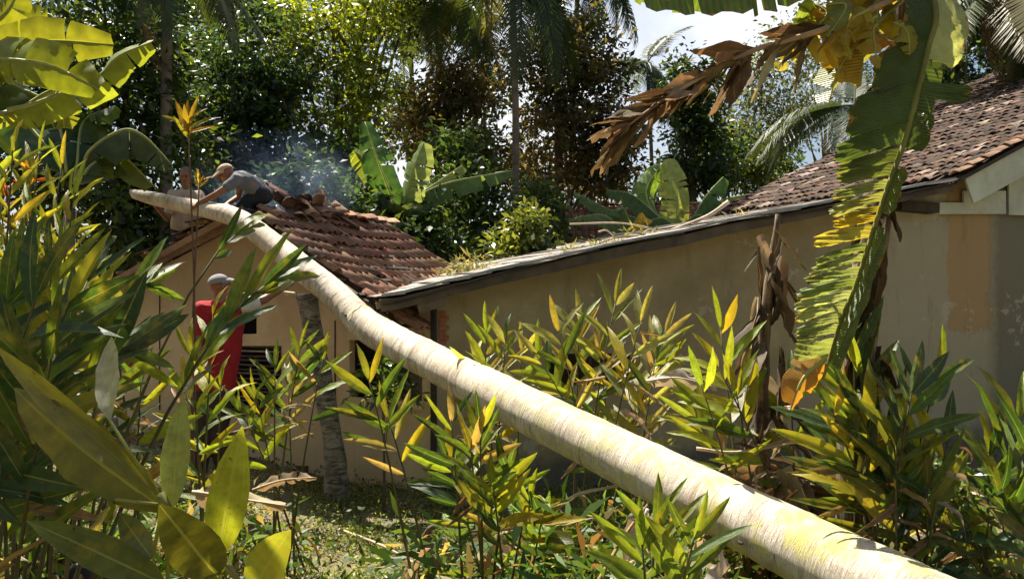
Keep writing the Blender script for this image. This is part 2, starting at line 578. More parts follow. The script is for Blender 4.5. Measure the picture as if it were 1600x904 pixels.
def wall_slab(th, name, wp, outline, holes, mat, thick=.12, uvmap=False):
    loops = [outline] + holes
    flat = [p for lp in loops for p in lp]
    tris = tessellate_polygon([[Vector((u, z, 0)) for u, z in lp] for lp in loops])
    n = len(flat)
    V = [wp.at(u, z, 0) for u, z in flat] + [wp.at(u, z, -thick) for u, z in flat]
    F = []
    for t in tris:
        a, b, c = [V[i] for i in t]
        t = tuple(t)
        if (b - a).cross(c - a).dot(wp.n) < 0: t = t[::-1]
        F.append(t); F.append(tuple(i + n for i in reversed(t)))
    off = 0
    for lp in loops:
        m = len(lp)
        for i in range(m):
            a, b = off + i, off + (i + 1) % m
            F.append((a, b, b + n, a + n))
        off += m
    uvs = [(u, z) for u, z in flat] * 2
    o = part(th, name, V, F, mat, False, uvs if uvmap else None)
    return o

def rect(wp, x0, y0, x1, y1):
    return [wp.px(x0, y0), wp.px(x1, y0), wp.px(x1, y1), wp.px(x0, y1)]

# ------------------------------------------------------------------ roof tile
def tile_shape(w=.19, l=.34, rise=.042, seg=6, thick=.014):
    V, F = [], []
    for j, y in enumerate((0, l)):
        for k in range(seg + 1):
            x = (k / seg - .5) * w
            z = rise * (math.cos(math.pi * (k / seg - .5)) ** 1.2 if 0 < k < seg else 0) * (1.0 if j else .86)
            V.append((x * (1 if j else .88), y, z))
    for k in range(seg + 1):       # lower lip
        x, y, z = V[seg + 1 + k]
        V.append((x * .93, y, z - thick))
    for k in range(seg + 1):
        x, y, z = V[k]
        V.append((x * .93, y, z - thick))
    n = seg + 1
    for k in range(seg):
        F.append((k, k + 1, n + k + 1, n + k))
        F.append((n + k, n + k + 1, 2 * n + k + 1, 2 * n + k))
        F.append((3 * n + k + 1, 3 * n + k, 2 * n + k, 2 * n + k + 1))
    return V, F
TV, TF = tile_shape()
TILE = mk_mesh('roof_tile', TV, TF, M['tile'], True)
TILE_NP = np.array(TV); TILE_F = np.array(TF)

def tile_col(fresh=.5):
    r = rnd.random()
    if r < .12: c = (.12, .065, .045)
    elif r < .55: c = (.32, .15, .085)
    elif r < .85: c = (.38, .19, .11)
    else: c = (.48, .29, .18)
    return jit(mixc((.15, .09, .065), c, fresh), .2)

def tile_mass(name, mats, cols, parent, base):
    n = len(mats)
    A = np.array([np.array(m)[:3, :] for m in mats])            # n,3,4
    V = np.einsum('nij,kj->nki', A[:, :, :3], TILE_NP) + A[:, None, :, 3]
    V = V - np.array(base)[None, None, :]
    k = len(TILE_NP)
    F = (TILE_F[None] + (np.arange(n) * k)[:, None, None]).reshape(-1, 4)
    C = np.ones((n, k, 4), dtype=np.float32)
    C[:, :, :3] = np.array(cols)[:, None, :]
    o = put(name, np_mesh(name, V.reshape(-1, 3), F, M['tile_mass'], C.reshape(-1, 4), True), parent)
    o['kind'] = 'stuff'
    return o

# ------------------------------------------------------------------ small house
def small_house():
    th = Thing('ochre_house', 'small ochre house with tiled roof and a slatted window, under the leaning trunk', 'house', CORNER + Vector((0, 0, -.7)))
    L = WL.px
    apex = L(402, 338); right = L(602, 478); left = L(185, 452)
    zg = -.95
    outline = [(0, zg), (0, L(677, 486)[1]), L(668, 482), L(645, 497), L(612, 506), (right[0], right[1]), apex, left, (left[0], zg)]
    win = [(u, z) for u, z in rect(WL, 318, 540, 440, 652)]
    small = rect(WL, 362, 452, 401, 522)
    door = rect(WL, 546, 528, 660, 627)
    vent = rect(WL, 462, 727, 482, 745)
    outline = [(u, z) for u, z in outline]
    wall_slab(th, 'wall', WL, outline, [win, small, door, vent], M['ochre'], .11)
    # other walls, interior shade put into their dark colour
    W = -left[0]
    back = 3.1
    def quad_wall(p0, p1, h, nm='wall'):
        V, F = box_between(p0, p1, .1, h, Vector((0, 0, 1)).cross(p1 - p0))
        part(th, nm, V, F, M['dark_wood_gloom'], False)
    zt = 1.35
    pl = WL.at(left[0] - .06, 0, -.13); pb = pl + DL * back
    quad_wall(Vector((pl.x, pl.y, (zt + zg) / 2)), Vector((pb.x, pb.y, (zt + zg) / 2)), zt - zg)
    pr = WL.at(.02, 0, -.13); prb = pr + DL * back
    quad_wall(Vector((pb.x, pb.y, (zt + zg) / 2)), Vector((prb.x, prb.y, (zt + zg) / 2)), zt - zg)
    quad_wall(Vector((pr.x, pr.y, (zt + zg) / 2)), Vector((prb.x, prb.y, (zt + zg) / 2)), zt - zg)
    # board joints on the front wall
    def strip(px, y0, y1, w=.012, mat='dark_wood_gloom', out=.006, nm='joint'):
        a, b = L(px, y0), L(px, y1)
        V, F = box_between(WL.at(a[0], a[1], out), WL.at(a[0], b[1], out), w, .012, WL.d)
        part(th, nm, V, F, M[mat], False)
    strip(524, 500, 735); strip(250, 440, 640); strip(600, 632, 730)
    # corner post where the two houses meet
    a, b = L(679, 470), L(679, 800)
    V, F = box_between(WL.at(-.015, a[1], .02), WL.at(-.015, b[1], .02), .055, .05, WL.d)
    part(th, 'corner_post', V, F, M['dark_wood_gloom'], False)
    # slatted window: frame and bamboo slats
    V, F = [], []
    wf = Thing.__new__(Thing)
    wu0, wu1 = min(p[0] for p in win), max(p[0] for p in win)
    wz0, wz1 = min(p[1] for p in win), max(p[1] for p in win)
    mb = MB()
    for (a, b) in (((wu0, wz0), (wu1, wz0)), ((wu0, wz1), (wu1, wz1)), ((wu0, wz0), (wu0, wz1)), ((wu1, wz0), (wu1, wz1))):
        mb.add(*box_between(WL.at(a[0], a[1], -.03), WL.at(b[0], b[1], -.03), .05, .05, WL.n))
    wfr = part(th, 'window', mb.V, mb.F, M['dark_wood_gloom'], False)
    ns = 17
    for i in range(ns):
        z = wz0 + (i + .5) / ns * (wz1 - wz0)
        dz = rnd.uniform(-.012, .012)
        V, F, _ = tube([WL.at(wu0, z + dz, -.04), WL.at((wu0 + wu1) / 2, z + rnd.uniform(-.012, .012), -.035), WL.at(wu1, z - dz, -.04)], .013, 6)
        part(th, 'slat', V, F, M['wood'], True, color=jit(pick([((.10, .075, .05), 3), ((.30, .22, .14), 1)]), .3), parent=wfr)
    # opening sill and lintel
    for (y, nm) in ((629, 'sill'), (526, 'lintel')):
        a, b = L(543, y), L(663, y)
        V, F = box_between(WL.at(a[0], (a[1] + b[1]) / 2, .02), WL.at(b[0], (a[1] + b[1]) / 2, .02), .05, .09, WL.n)
        part(th, nm, V, F, M['ochre'], False)
    # roof
    ov = .32
    ridge0 = WL.at(apex[0], apex[1] + .12, ov)
    eave = WL.at(right[0] - .25, right[1] - .05, ov)
    down = (eave - ridge0); SL = down.length; dn = down.normalized()
    nr = DL.cross(dn); nr = nr if nr.z > 0 else -nr
    DEP = 3.25
    deck = MB()
    for s in np.linspace(.06, SL + .25, 9):
        deck.add(*box_between(ridge0 + dn * s - nr * .04, ridge0 + dn * s - nr * .04 + DL * DEP, .05, .025, dn))
    roof = part(th, 'roof', deck.V, deck.F, M['dark_wood_gloom'], False)
    for s in np.linspace(.04, DEP - .05, 6):
        V, F = box_between(ridge0 + DL * s - nr * .10, ridge0 + DL * s - nr * .10 + dn * (SL + .2), .06, .09, DL)
        part(th, 'rafter', V, F, M['wood'], False, color=(.12, .08, .055), parent=roof)
    b = th.base
    expo, tw = .262, .136
    rows = int((SL + .35) / expo) + 1
    cols = int(DEP / tw)
    for r in range(rows):
        for c in range(cols):
            s = r * expo + rnd.gauss(0, .016)
            d = (c + .5) * tw + rnd.uniform(-.008, .008) + .03 * math.sin(r * 1.7)
            sag = -.10 * math.sin(math.pi * min(1, d / DEP)) * math.sin(math.pi * min(1, s / SL)) + .02 * noise.noise(Vector((s * 2, d * 2, 3)))
            if r == 0 and rnd.random() < .25: continue
            if (c == 0 and rnd.random() < .3) or rnd.random() < .025: continue
            p = ridge0 + dn * s + DL * d + nr * (sag + .012)
            dirv = (dn + nr * (.055 + rnd.uniform(-.012, .045)) + DL * rnd.gauss(0, .05))
            m = frame_M(p, dirv, nr + DL * rnd.uniform(-.06, .06), 1, .82, 1.1)
            fr = .35 + .65 * smooth(.2, .75, r / rows + .25 * c / cols + rnd.uniform(-.18, .18))
            put('tile', TILE, roof, Matrix.Translation(-b) @ m, tile_col(fr))
    # loose tiles piled along the ridge
    for i in range(46):
        d = rnd.uniform(.75, DEP * .6) if i < 34 else rnd.uniform(1.0, DEP)
        hgt = .16 * (1 - smooth(1.0, 2.2, d)) + .03
        p = ridge0 + DL * d + dn * rnd.uniform(-.16, .22) + Vector((0, 0, rnd.uniform(.0, hgt)))
        dv = (dn * rnd.uniform(-.4, 1) + DL * rnd.uniform(-1, 1) + Vector((0, 0, rnd.uniform(-.25, .3)))).normalized()
        m = frame_M(p, dv, Vector((rnd.uniform(-.5, .5), rnd.uniform(-.5, .5), 1)), 1)
        put('loose_tile', TILE, roof, Matrix.Translation(-b) @ m, tile_col(.15 if i < 34 else .6))
    for i in range(10):          # capping towards the far end of the ridge
        d = 1.35 + i * .19
        m = frame_M(ridge0 + DL * d + Vector((0, 0, .03)) + dn * rnd.uniform(-.03, .03), DL + Vector((0, 0, rnd.uniform(.0, .1))), Vector((0, 0, 1)), 1.0, 1.25, 1.6)
        put('ridge_tile', TILE, roof, Matrix.Translation(-b) @ m, tile_col(.9))
    # stripped slope on the other side: rafters, battens and a few tiles
    lv = WL.at(left[0] + .25, left[1] - .02, ov)
    dl = (lv - ridge0); LL = dl.length; ld = dl.normalized()
    nl = ld.cross(DL); nl = nl if nl.z > 0 else -nl
    for s in np.linspace(.04, DEP - .05, 6):
        V, F = box_between(ridge0 + DL * s - nl * .07, ridge0 + DL * s - nl * .07 + ld * LL, .06, .08, DL)
        part(th, 'rafter', V, F, M['wood'], False, color=jit((.20, .14, .09)), parent=roof)
    for s in np.linspace(.2, LL, 9):
        V, F = box_between(ridge0 + ld * s + DL * rnd.uniform(-.15, .05), ridge0 + ld * s + DL * (DEP * (.3 if 3 < s / LL * 9 < 6 else 1)), .04, .03, ld)
        part(th, 'batten', V, F, M['wood'], False, color=jit((.24, .16, .10)), parent=roof)
    V, F = box_between(WL.at(apex[0], apex[1] + .03, .12), WL.at(left[0] + .2, left[1] + .0, .12), .13, .03, Vector((0, 0, 1)))
    part(th, 'verge_board', V, F, M['wood'], False, color=(.27, .17, .10), parent=roof)
    V, F = box_between(WL.at(apex[0], apex[1] + .0, .10), WL.at(right[0], right[1] + .0, .10), .12, .03, Vector((0, 0, 1)))
    part(th, 'verge_board', V, F, M['dark_wood_gloom'], False, parent=roof)
    for i in range(16):
        p = ridge0 + ld * rnd.uniform(.15, LL * .5) + DL * rnd.uniform(0, .5) + nl * .03
        m = frame_M(p, ld + DL * rnd.uniform(-.6, .6) + nl * rnd.uniform(-.1, .2), nl + Vector((rnd.uniform(-.4, .4), 0, 0)), 1)
        put('loose_tile', TILE, roof, Matrix.Translation(-b) @ m, tile_col(.25))
    return th, ridge0, dn, nr, DEP, SL
SH, RIDGE0, RDN, RNR, RDEP, RSL = small_house()

# ------------------------------------------------------------------ big house with lean-to
def big_house():
    th = Thing('plaster_house', 'grey plastered house with mossy tiled roof and long lean-to beside the ochre house', 'house', CORNER + WR.d * 4 + Vector((0, 0, -.7)))
    b = th.base
    L = WR.px
    zg = -1.0
    eu, ez = L(1490, 290)
    p25 = math.tan(R(25))
    uend = 12.0
    lo = L(680, 470)
    fl = L(980, 404); fm = L(1240, 352)
    WV0 = WallPlane(WR.at(0, 0, .38), WR.d)
    tops = []
    for x, y in ((700, 444), (800, 421), (1000, 378), (1200, 337), (1350, 309), (1492, 284)):
        u, z = WV0.px(x, y)
        tops.append((WR.uz(WV0.at(u, z))[0], z - .045))
    zl = tops[0][1] - (tops[0][0] - .03) * (tops[1][1] - tops[0][1]) / (tops[1][0] - tops[0][0])
    te = tops[-1]
    outline = [(.03, zg), (.03, zl)] + tops + [(uend, te[1] - .06 + (uend - te[0]) * p25), (uend, zg)]
    hole = rect(WR, 858, 552, 985, 602)
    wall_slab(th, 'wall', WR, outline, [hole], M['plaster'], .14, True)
    # dark window in the low opening
    hu = [p[0] for p in hole]; hz = [p[1] for p in hole]
    mb = MB()
    for a, c in (((min(hu), min(hz)), (max(hu), min(hz))), ((min(hu), max(hz)), (max(hu), max(hz))), ((min(hu), min(hz)), (min(hu), max(hz))), ((max(hu), min(hz)), (max(hu), max(hz))), ((sum(hu) / 4, min(hz)), (sum(hu) / 4, max(hz)))):
        mb.add(*box_between(WR.at(*a, -.04), WR.at(*c, -.04), .05, .05, WR.n))
    part(th, 'window', mb.V, mb.F, M['dark_wood_gloom'], False)
    # side and back walls
    depth = 5.6
    def qw(p0, p1, h):
        V, F = box_between(p0, p1, .12, h, Vector((0, 0, 1)).cross(p1 - p0))
        part(th, 'wall', V, F, M['plaster'], False)
    p0 = WR.at(.12, (lo[1] + zg) / 2, -.16); qw(p0, p0 + DR * depth, lo[1] - zg - .1)
    p1 = p0 + DR * depth; p2 = WR.at(uend, p1.z, -.16) + DR * depth
    qw(p1, p2, lo[1] - zg - .1)
    # exposed bricks at the corner
    for i in range(7):
        u, z = L(692, 489 + i * 7.6)
        w = .085 + .03 * (i % 2)
        V, F = box_between(WR.at(.06, z, .004), WR.at(.06 + w, z, .004), .045, .03, Vector((0, 0, 1)))
        part(th, 'brick', V, F, M['brick'], False)
    # lean-to roof: verge points follow the sagging line seen from the yard
    ov = .38
    vp = [L(x, y) for x, y in ((596, 468), (700, 444), (800, 421), (1000, 378), (1200, 337), (1350, 309), (1492, 284))]
    # verge overhang: solve on the parallel plane in front of the wall
    WV = WallPlane(WR.at(0, 0, ov), WR.d)
    vpt = []
    for x, y in ((596, 468), (700, 444), (800, 421), (1000, 378), (1200, 337), (1350, 309), (1492, 284)):
        u, z = WV.px(x, y)
        vpt.append(WV.at(u, z))
    dense = []
    for a, c in zip(vpt[:-1], vpt[1:]):
        dense.append(a)
        for k in (1, 2): dense.append(a.lerp(c, k / 3) + Vector((0, 0, rnd.uniform(-.016, .010))))
    vpt = dense + [vpt[-1]]
    LD = 6.3
    n = len(vpt)
    up = Vector((0, 0, 1))
    V = []
    for k, dd in enumerate((0, 1.5, 3.2, 4.8, LD)):
        for p in vpt: V.append(p + DR * dd + up * (.04 * math.sin(k * 1.9 + p.x)))
    F = []
    for k in range(4):
        for i in range(n - 1): F.append((k * n + i, k * n + i + 1, (k + 1) * n + i + 1, (k + 1) * n + i))
    m0 = len(V)
    V += [v - up * .03 for v in V]
    F += [tuple(x + m0 for x in reversed(f)) for f in F]
    deck = part(th, 'lean_to_roof', V, F, M['sheet'], False)
    # overlapping sheets on the deck
    for i in range(n - 1):
        a, c = vpt[i], vpt[i + 1]
        e = (c - a).normalized()
        k = 0
        cnt = max(1, int(round((c - a).length / .5)))
        for j in range(cnt):
            q0 = a + (c - a) * (j / cnt) - e * .05; q1 = a + (c - a) * ((j + 1) / cnt) + e * .02
            nn = up.cross(e)
            dep = 0.02
            while dep < LD:
                wdt = rnd.uniform(.8, 1.1)
                dep2 = min(LD, dep + wdt)
                lift = .012 + rnd.uniform(0, .018)
                o0 = up * (lift + .02); o1 = up * lift
                VV = [q0 + DR * dep + o0, q1 + DR * dep + o1, q1 + DR * (dep2 - .01) + o1, q0 + DR * (dep2 - .01) + o0]
                VV += [v - up * .012 for v in VV]
                part(th, 'sheet', VV, [(0, 1, 2, 3), (7, 6, 5, 4), (0, 4, 5, 1), (1, 5, 6, 2), (2, 6, 7, 3), (3, 7, 4, 0)], M['sheet'], False, parent=deck)
                dep = dep2
    # metal flashing at the verge and the wooden fascia below it
    mb = MB()
    for i in range(n - 1): mb.add(*box_between(vpt[i] + up * .045 + WR.n * .01, vpt[i + 1] + up * .045 + WR.n * .01, .03, .03, up))
    part(th, 'flashing', mb.V, mb.F, M['metal'], False, parent=deck)
    mb = MB()
    for i in range(n - 1): mb.add(*box_between(vpt[i] - up * .07 - WR.n * .05, vpt[i + 1] - up * .07 - WR.n * .05, .12, .03, up))
    part(th, 'fascia', mb.V, mb.F, M['wood'], False, color=(.10, .08, .055), parent=deck)
    for dd in (.55, 2.0, 3.5, 5.0):
        mb = MB()
        for i in range(n - 1): mb.add(*box_between(vpt[i] - up * .10 + DR * dd, vpt[i + 1] - up * .10 + DR * dd, .12, .07, up))
        part(th, 'rafter', mb.V, mb.F, M['dark_wood_gloom'], False, parent=deck)
    # timber end poking out under the low eave
    u, z = L(662, 476)
    for (x0, y0, x1, y1, w, col) in ((655, 478, 700, 466, .16, (.16, .12, .08)), (596, 471, 622, 469, .05, (.5, .38, .2)), (590, 478, 660, 462, .07, (.2, .14, .09))):
        a, c = WV.px(x0, y0), WV.px(x1, y1)
        V, F = box_between(WV.at(a[0], a[1], -.1), WV.at(c[0], c[1], -.1), w, .07, up)
        part(th, 'timber', V, F, M['wood'], False, color=col, parent=deck)
    # main roof
    e0 = vpt[-1] + up * .05
    dnv = -(WR.d * math.cos(R(25)) + up * math.sin(R(25)))       # down the slope
    nrm = (WR.d * -math.sin(R(25)) + up * math.cos(R(25)))
    SLm, DEP = 9.2, 6.2
    top = e0 - dnv * SLm
    mb = MB()
    V = [e0 - nrm * .03, top - nrm * .03, top + DR * DEP - nrm * .03, e0 + DR * DEP - nrm * .03]
    V += [v - nrm * .05 for v in V]
    # far slope beyond the ridge
    dn2 = (WR.d * math.cos(R(25)) - up * math.sin(R(25)))
    mb.add(V, [(0, 1, 2, 3), (7, 6, 5, 4), (0, 4, 5, 1), (1, 5, 6, 2), (2, 6, 7, 3), (3, 7, 4, 0)])
    V2 = [top - nrm * .03, top + dn2 * 4, top + dn2 * 4 + DR * DEP, top + DR * DEP - nrm * .03]
    mb.add(V2, [(0, 1, 2, 3)])
    roof = part(th, 'main_roof', mb.V, mb.F, M['dark_wood_gloom'], False)
    expo, tw = .25, .172
    mats, cols = [], []
    ncol, nrow = int(DEP / tw), int(SLm / expo)
    for c in range(ncol):
        for r in range(nrow):
            s = r * expo + rnd.gauss(0, .022)
            d = (c + .5) * tw + rnd.uniform(-.01, .01)
            sag = -.05 * math.sin(math.pi * d / DEP) + .03 * noise.noise(Vector((s * .9, d * .9, 8)))
            p = top + dnv * s + DR * d + nrm * (sag + .01)
            dv = dnv + nrm * (.07 + rnd.uniform(-.02, .06)) + DR * rnd.gauss(0, .06)
            m = frame_M(p, dv, nrm + DR * rnd.uniform(-.1, .1), 1)
            q = rnd.random(); cc = jit((.055, .042, .034), .3) if q < .42 else jit((.10, .068, .05), .3) if q < .76 else jit((.165, .10, .068), .3) if q < .93 else jit((.42, .33, .26), .2)
            if c == 0: cc = jit((.34, .21, .14), .25)
            if c < 8: put('tile', TILE, roof, Matrix.Translation(-b) @ m, cc)
            else: mats.append(m); cols.append(cc)
    tile_mass('tiles', mats, cols, roof, b)
    # ridge capping
    for i in range(int(DEP / .28)):
        m = frame_M(top + DR * (i * .28) + up * .03, DR, up, 1, 1.4, 1.6)
        put('ridge_tile', TILE, roof, Matrix.Translation(-b) @ m, tile_col(.5))
    # pale boards of the gable
    def plank(name, x0, y0, x1, y1, w, out, ext=0.0, t=.03):
        a, c = WR.px(x0, y0), WR.px(x1, y1)
        pa, pc = WR.at(a[0], a[1], out), WR.at(c[0], c[1], out)
        pc = pc + (pc - pa).normalized() * ext
        V, F = box_between(pa, pc, w, t, Vector((0, 0, 1)))
        part(th, name, V, F, M['board'], False, parent=roof)
    plank('barge_board', 1482, 301, 1600, 238, .40, ov - .05, 4)
    plank('gable_board', 1447, 326, 1566, 326, .16, .05)
    plank('gable_board', 1500, 308, 1566, 308, .17, .048)
    a, c = WR.px(1569, 336), WR.px(1569, 240)
    for i in range(5):
        u0 = a[0] + i * .62
        V, F = box_between(WR.at(u0 + .31, a[1], .06), WR.at(u0 + .31, a[1] + 1.0 + i * .3, .06), .61, .03, WR.d)
        part(th, 'gable_board', V, F, M['board'], False, parent=roof)
    # dark recess timbers under the eave corner
    V, F = box_between(WR.at(*WR.px(1392, 322), .1), WR.at(*WR.px(1450, 327), .1), .14, .2, up)
    part(th, 'beam', V, F, M['dark_wood_gloom'], False, parent=roof)
    return th, vpt
BH, VPT = big_house()

# ------------------------------------------------------------------ house beyond
def far_house():
    base = Vector((3.6, 24.0, -.4))
    th = Thing('far_house', 'distant house with low orange tiled roof behind the banana plants', 'house', base)
    up = Vector((0, 0, 1))
    r0, r1 = P(880, 321, 24.5), P(1300, 318, 24.5)
    dn = Vector((0, -math.cos(R(26)), -math.sin(R(26))))
    nr = Vector((0, -math.sin(R(26)), math.cos(R(26))))
    SLn = 3.2
    V = [r0, r1, r1 + dn * SLn, r0 + dn * SLn]
    V += [r1 + Vector((0, 3, -1.5)), r0 + Vector((0, 3, -1.5))]
    roof = part(th, 'roof', [v - nr * .04 for v in V], [(0, 1, 2, 3), (1, 0, 5, 4)], M['dark_wood_gloom'], False)
    mats, cols = [], []
    ex = (r1 - r0).normalized(); W = (r1 - r0).length
    for c in range(int(W / .2)):
        for r in range(int(SLn / .26)):
            p = r0 + ex * ((c + .5) * .2) + dn * (r * .26 + rnd.uniform(-.015, .015))
            mats.append(frame_M(p, dn + nr * .08, nr, 1)); cols.append(jit(mixc(tile_col(.9), (.45, .22, .13), .5), .25))
    tile_mass('tiles', mats, cols, roof, base)
    for i in range(int(W / .3)):
        put('ridge_tile', TILE, roof, Matrix.Translation(-base) @ frame_M(r0 + ex * (i * .3) + up * .02, ex, up, 1, 1.4, 1.5), tile_col(.9))
    e0, e1 = r0 + dn * (SLn - .3), r1 + dn * (SLn - .3)
    V, F = box_between(Vector((e0.x, e0.y, (e0.z - .5) / 2)), Vector((e1.x, e1.y, (e0.z - .5) / 2)), .12, e0.z + .5, Vector((0, 1, 0)))
    part(th, 'wall', V, F, M['ochre'], False)
    # lower shed with dark shingles in front
    base = Vector((2.2, 20.5, -.5))
    th = Thing('shed', 'little shed with dark brown shingled slope below the far orange roof', 'shed', base)
    r0, r1 = P(888, 346, 20.8), P(962, 346, 20.8)
    dn = Vector((0, -.5, -.86)); nr = Vector((0, -.86, .5))
    W = (r1 - r0).length
    roof = part(th, 'roof', [v - nr * .04 for v in (r0, r1, r1 + dn * 1.0, r0 + dn * 1.0)], [(0, 1, 2, 3)], M['dark_wood_gloom'], False)
    for c in range(int(W / .17)):
        for r in range(5):
            put('tile', TILE, roof, Matrix.Translation(-base) @ frame_M(r0 + Vector((1, 0, 0)) * ((c + .5) * .17) + dn * (r * .2), dn + nr * .08, nr, .9), jit((.24, .12, .07)))
    e = r0 + dn * .9
    V, F = box_between(Vector((r0.x, e.y, (e.z - .6) / 2)), Vector((r1.x, e.y, (e.z - .6) / 2)), .1, e.z + .6, Vector((0, 1, 0)))
    part(th, 'wall', V, F, M['wood'], False, color=(.14, .1, .07))
far_house()
# ------------------------------------------------------------------ the leaning trunk and the stump that carries it
def fallen_trunk():
    spec = [(2000, 1235, 2.62, .36), (1600, 1030, 3.3, .364), (1200, 828, 4.4, .366), (1000, 728, 5.25, .36), (800, 628, 6.3, .353), (680, 567, 7.3, .34), (600, 525, 8.0, .335),
            (562, 499, 8.3, .325), (522, 459, 8.6, .305), (488, 431, 8.8, .295), (430, 384, 9.25, .272), (378, 345, 9.6, .25), (340, 331, 9.85, .225), (304, 324, 10.1, .20), (239, 310, 10.4, .172), (209, 303, 10.55, .12)]
    pts = [P(a, b, d) for a, b, d, _ in spec]
    n = 24
    path = catmull(pts, n)
    rad = []
    for i in range(len(path)):
        k = min(i / n, len(spec) - 1.0001); j = int(k); t = k - j
        rad.append((spec[j][3] * (1 - t) + spec[j + 1][3] * t) / 2)
    sl = [0.0]
    for i in range(1, len(path)): sl.append(sl[-1] + (path[i] - path[i - 1]).length)
    def scar(v):                               # faint raised leaf-scar rings at uneven spacing
        w = v * 6.3 + 1.4 * noise.noise(Vector((v * 1.7, 0, 0)))
        return .020 * max(0, 1 - abs((w % 1) - .5) * 5)
    rad = [r * (1 + .035 * noise.noise(Vector((v * 1.1, 0, 9))) + scar(v)) for v, r in zip(sl, rad)]
    # crease at the bend
    ib = 7 * n
    for k, f in ((-3, 1.02), (-2, 1.03), (-1, 1.02), (0, .985), (1, .98), (2, .985), (3, .99)): rad[ib + k] *= f
    V, F, U = tube(path, rad, 40)
    S = 40
    for i in range(len(path)):                 # slightly uneven cross-section
        c = path[i]
        for k in range(S):
            v = V[i * S + k]
            V[i * S + k] = c + (v - c) * (1 + .035 * noise.noise(v * 2.6) + .015 * noise.noise(v * 9))
    for k in range(S):                         # slanting cut at the thin end
        V[(len(path) - 1) * S + k] += Vector((.0, 0, 0)) + (path[-1] - path[-2]).normalized() * (.06 * math.sin(k / S * 6.28))
    th = Thing('felled_tree', 'long pale ringed tree trunk leaning from the yard over the tiled roof', 'tree trunk', P(1200, 828, 4.4))
    o = part(th, 'trunk', V, F, M['trunk'], True, U)
    # scar collar at the bend
    c = P(553, 491, 8.22)
    V2, F2, _ = tube([path[ib - 1], path[ib], path[ib + 1]], [rad[ib - 1] * 1.012, rad[ib] * 1.045, rad[ib + 1] * 1.012], 28, False)
    V2 = [v + Vector((0, 0, .006 * noise.noise(v * 20))) for v in V2]
    part(th, 'branch_scar', V2, F2, M['trunk'], True, [(i % 28 / 28, 3.3 + i // 28 * .05) for i in range(len(V2))])
    tgb = (path[ib + 1] - path[ib - 1]).normalized()
    e1 = Vector((0, 0, 1)); e1 = (e1 - tgb * e1.dot(tgb)).normalized(); e2 = tgb.cross(e1)
    if e2.y > 0: e2 = -e2
    arc = [path[ib] + (e1 * math.cos(a) + e2 * math.sin(a)) * (rad[ib] * 1.02) - tgb * (.05 * math.sin(a)) + tgb * .012 * math.sin(a * 9) for a in np.linspace(-.3, 1.7, 14)]
    V2, F2, _ = tube(arc, [.003 + .005 * math.sin(math.pi * i / 13) for i in range(14)], 6)
    part(th, 'crease', V2, F2, M['bark'], True)
    V2, F2, _ = tube([path[-1] + Vector((.02, 0, 0)), path[-1] + Vector((-.035, .01, .03)), path[-1] + Vector((-.06, .02, .055))], [.05, .035, .008], 9)
    part(th, 'splinter', V2, F2, M['wood'], False, color=(.55, .48, .36))
    for (px, py, d) in ((851, 643, 5.95), (1157, 846, 4.35), (540, 492, 8.2)):
        pp = P(px, py, d)
        V2, F2, _ = tube([pp + Vector((0, .06, 0)), pp + Vector((0, .0, .0)), pp + Vector((0, -.03, .0))], [.02, .016, .007], 7)
        part(th, 'knot', V2, F2, M['bark'], True)
    return path
TRUNK = fallen_trunk()

def stump():
    base = G(528, 8.72, -.1)
    th = Thing('palm_stump', 'rough grey palm stump propping up the pale leaning trunk', 'stump', base)
    pts = [base, P(520, 690, 8.72), P(503, 590, 8.74), P(490, 520, 8.76), P(479, 461, 8.78)]
    path = catmull(pts, 6)
    rad = [.14 - .035 * smooth(0, .3, i / len(path)) + .012 * smooth(.7, 1, i / len(path)) for i in range(len(path))]
    V, F, U = tube(path, rad, 20)
    V = [v + Vector((noise.noise(v * 6), noise.noise(v * 6 + Vector((5, 0, 0))), 0)) * .018 for v in V]
    part(th, 'trunk', V, F, M['stump'], True)
    t = path[-1]
    V, F, _ = tube([t + Vector((-.10, -.06, .012)), t + Vector((-.18, -.10, .015)), t + Vector((-.24, -.12, .045))], [.022, .03, .004], 7)
    part(th, 'cut_edge', V, F, M['wood'], False, color=(.60, .48, .30))
    V, F, _ = tube([t + Vector((0, 0, -.005)), t + Vector((0, 0, .02))], [.115, .108], 18)
    part(th, 'cut_face', V, F, M['wood'], False, color=(.50, .40, .26))
stump()

# ------------------------------------------------------------------ people
def capsule(mb, a, b, ra, rb, sides=12):
    a, b = Vector(a), Vector(b)
    d = b - a; L = max(d.length, 1e-5); d = d / L
    pts, rr = [], []
    for k in (-.98, -.7, -.35, 0): pts.append(a + d * (k * ra)); rr.append(ra * math.sqrt(max(.02, 1 - k * k)))
    for k in (0, .35, .7, .98): pts.append(b + d * (k * rb)); rr.append(rb * math.sqrt(max(.02, 1 - k * k)))
    V, F, _ = tube(pts, rr, sides)
    mb.add(V, F)

def ellipsoid(mb, c, rx, ry, rz, M3=None, seg=16, rings=10):
    V, F = [], []
    for j in range(rings + 1):
        ph = math.pi * j / rings
        for i in range(seg):
            t = 2 * math.pi * i / seg
            v = Vector((rx * math.sin(ph) * math.cos(t), ry * math.sin(ph) * math.sin(t), rz * math.cos(ph)))
            V.append(Vector(c) + (M3 @ v if M3 else v))
    for j in range(rings):
        for i in range(seg):
            a = j * seg + i; b = j * seg + (i + 1) % seg
            F.append((a, a + seg, b + seg, b))
    mb.add(V, F)

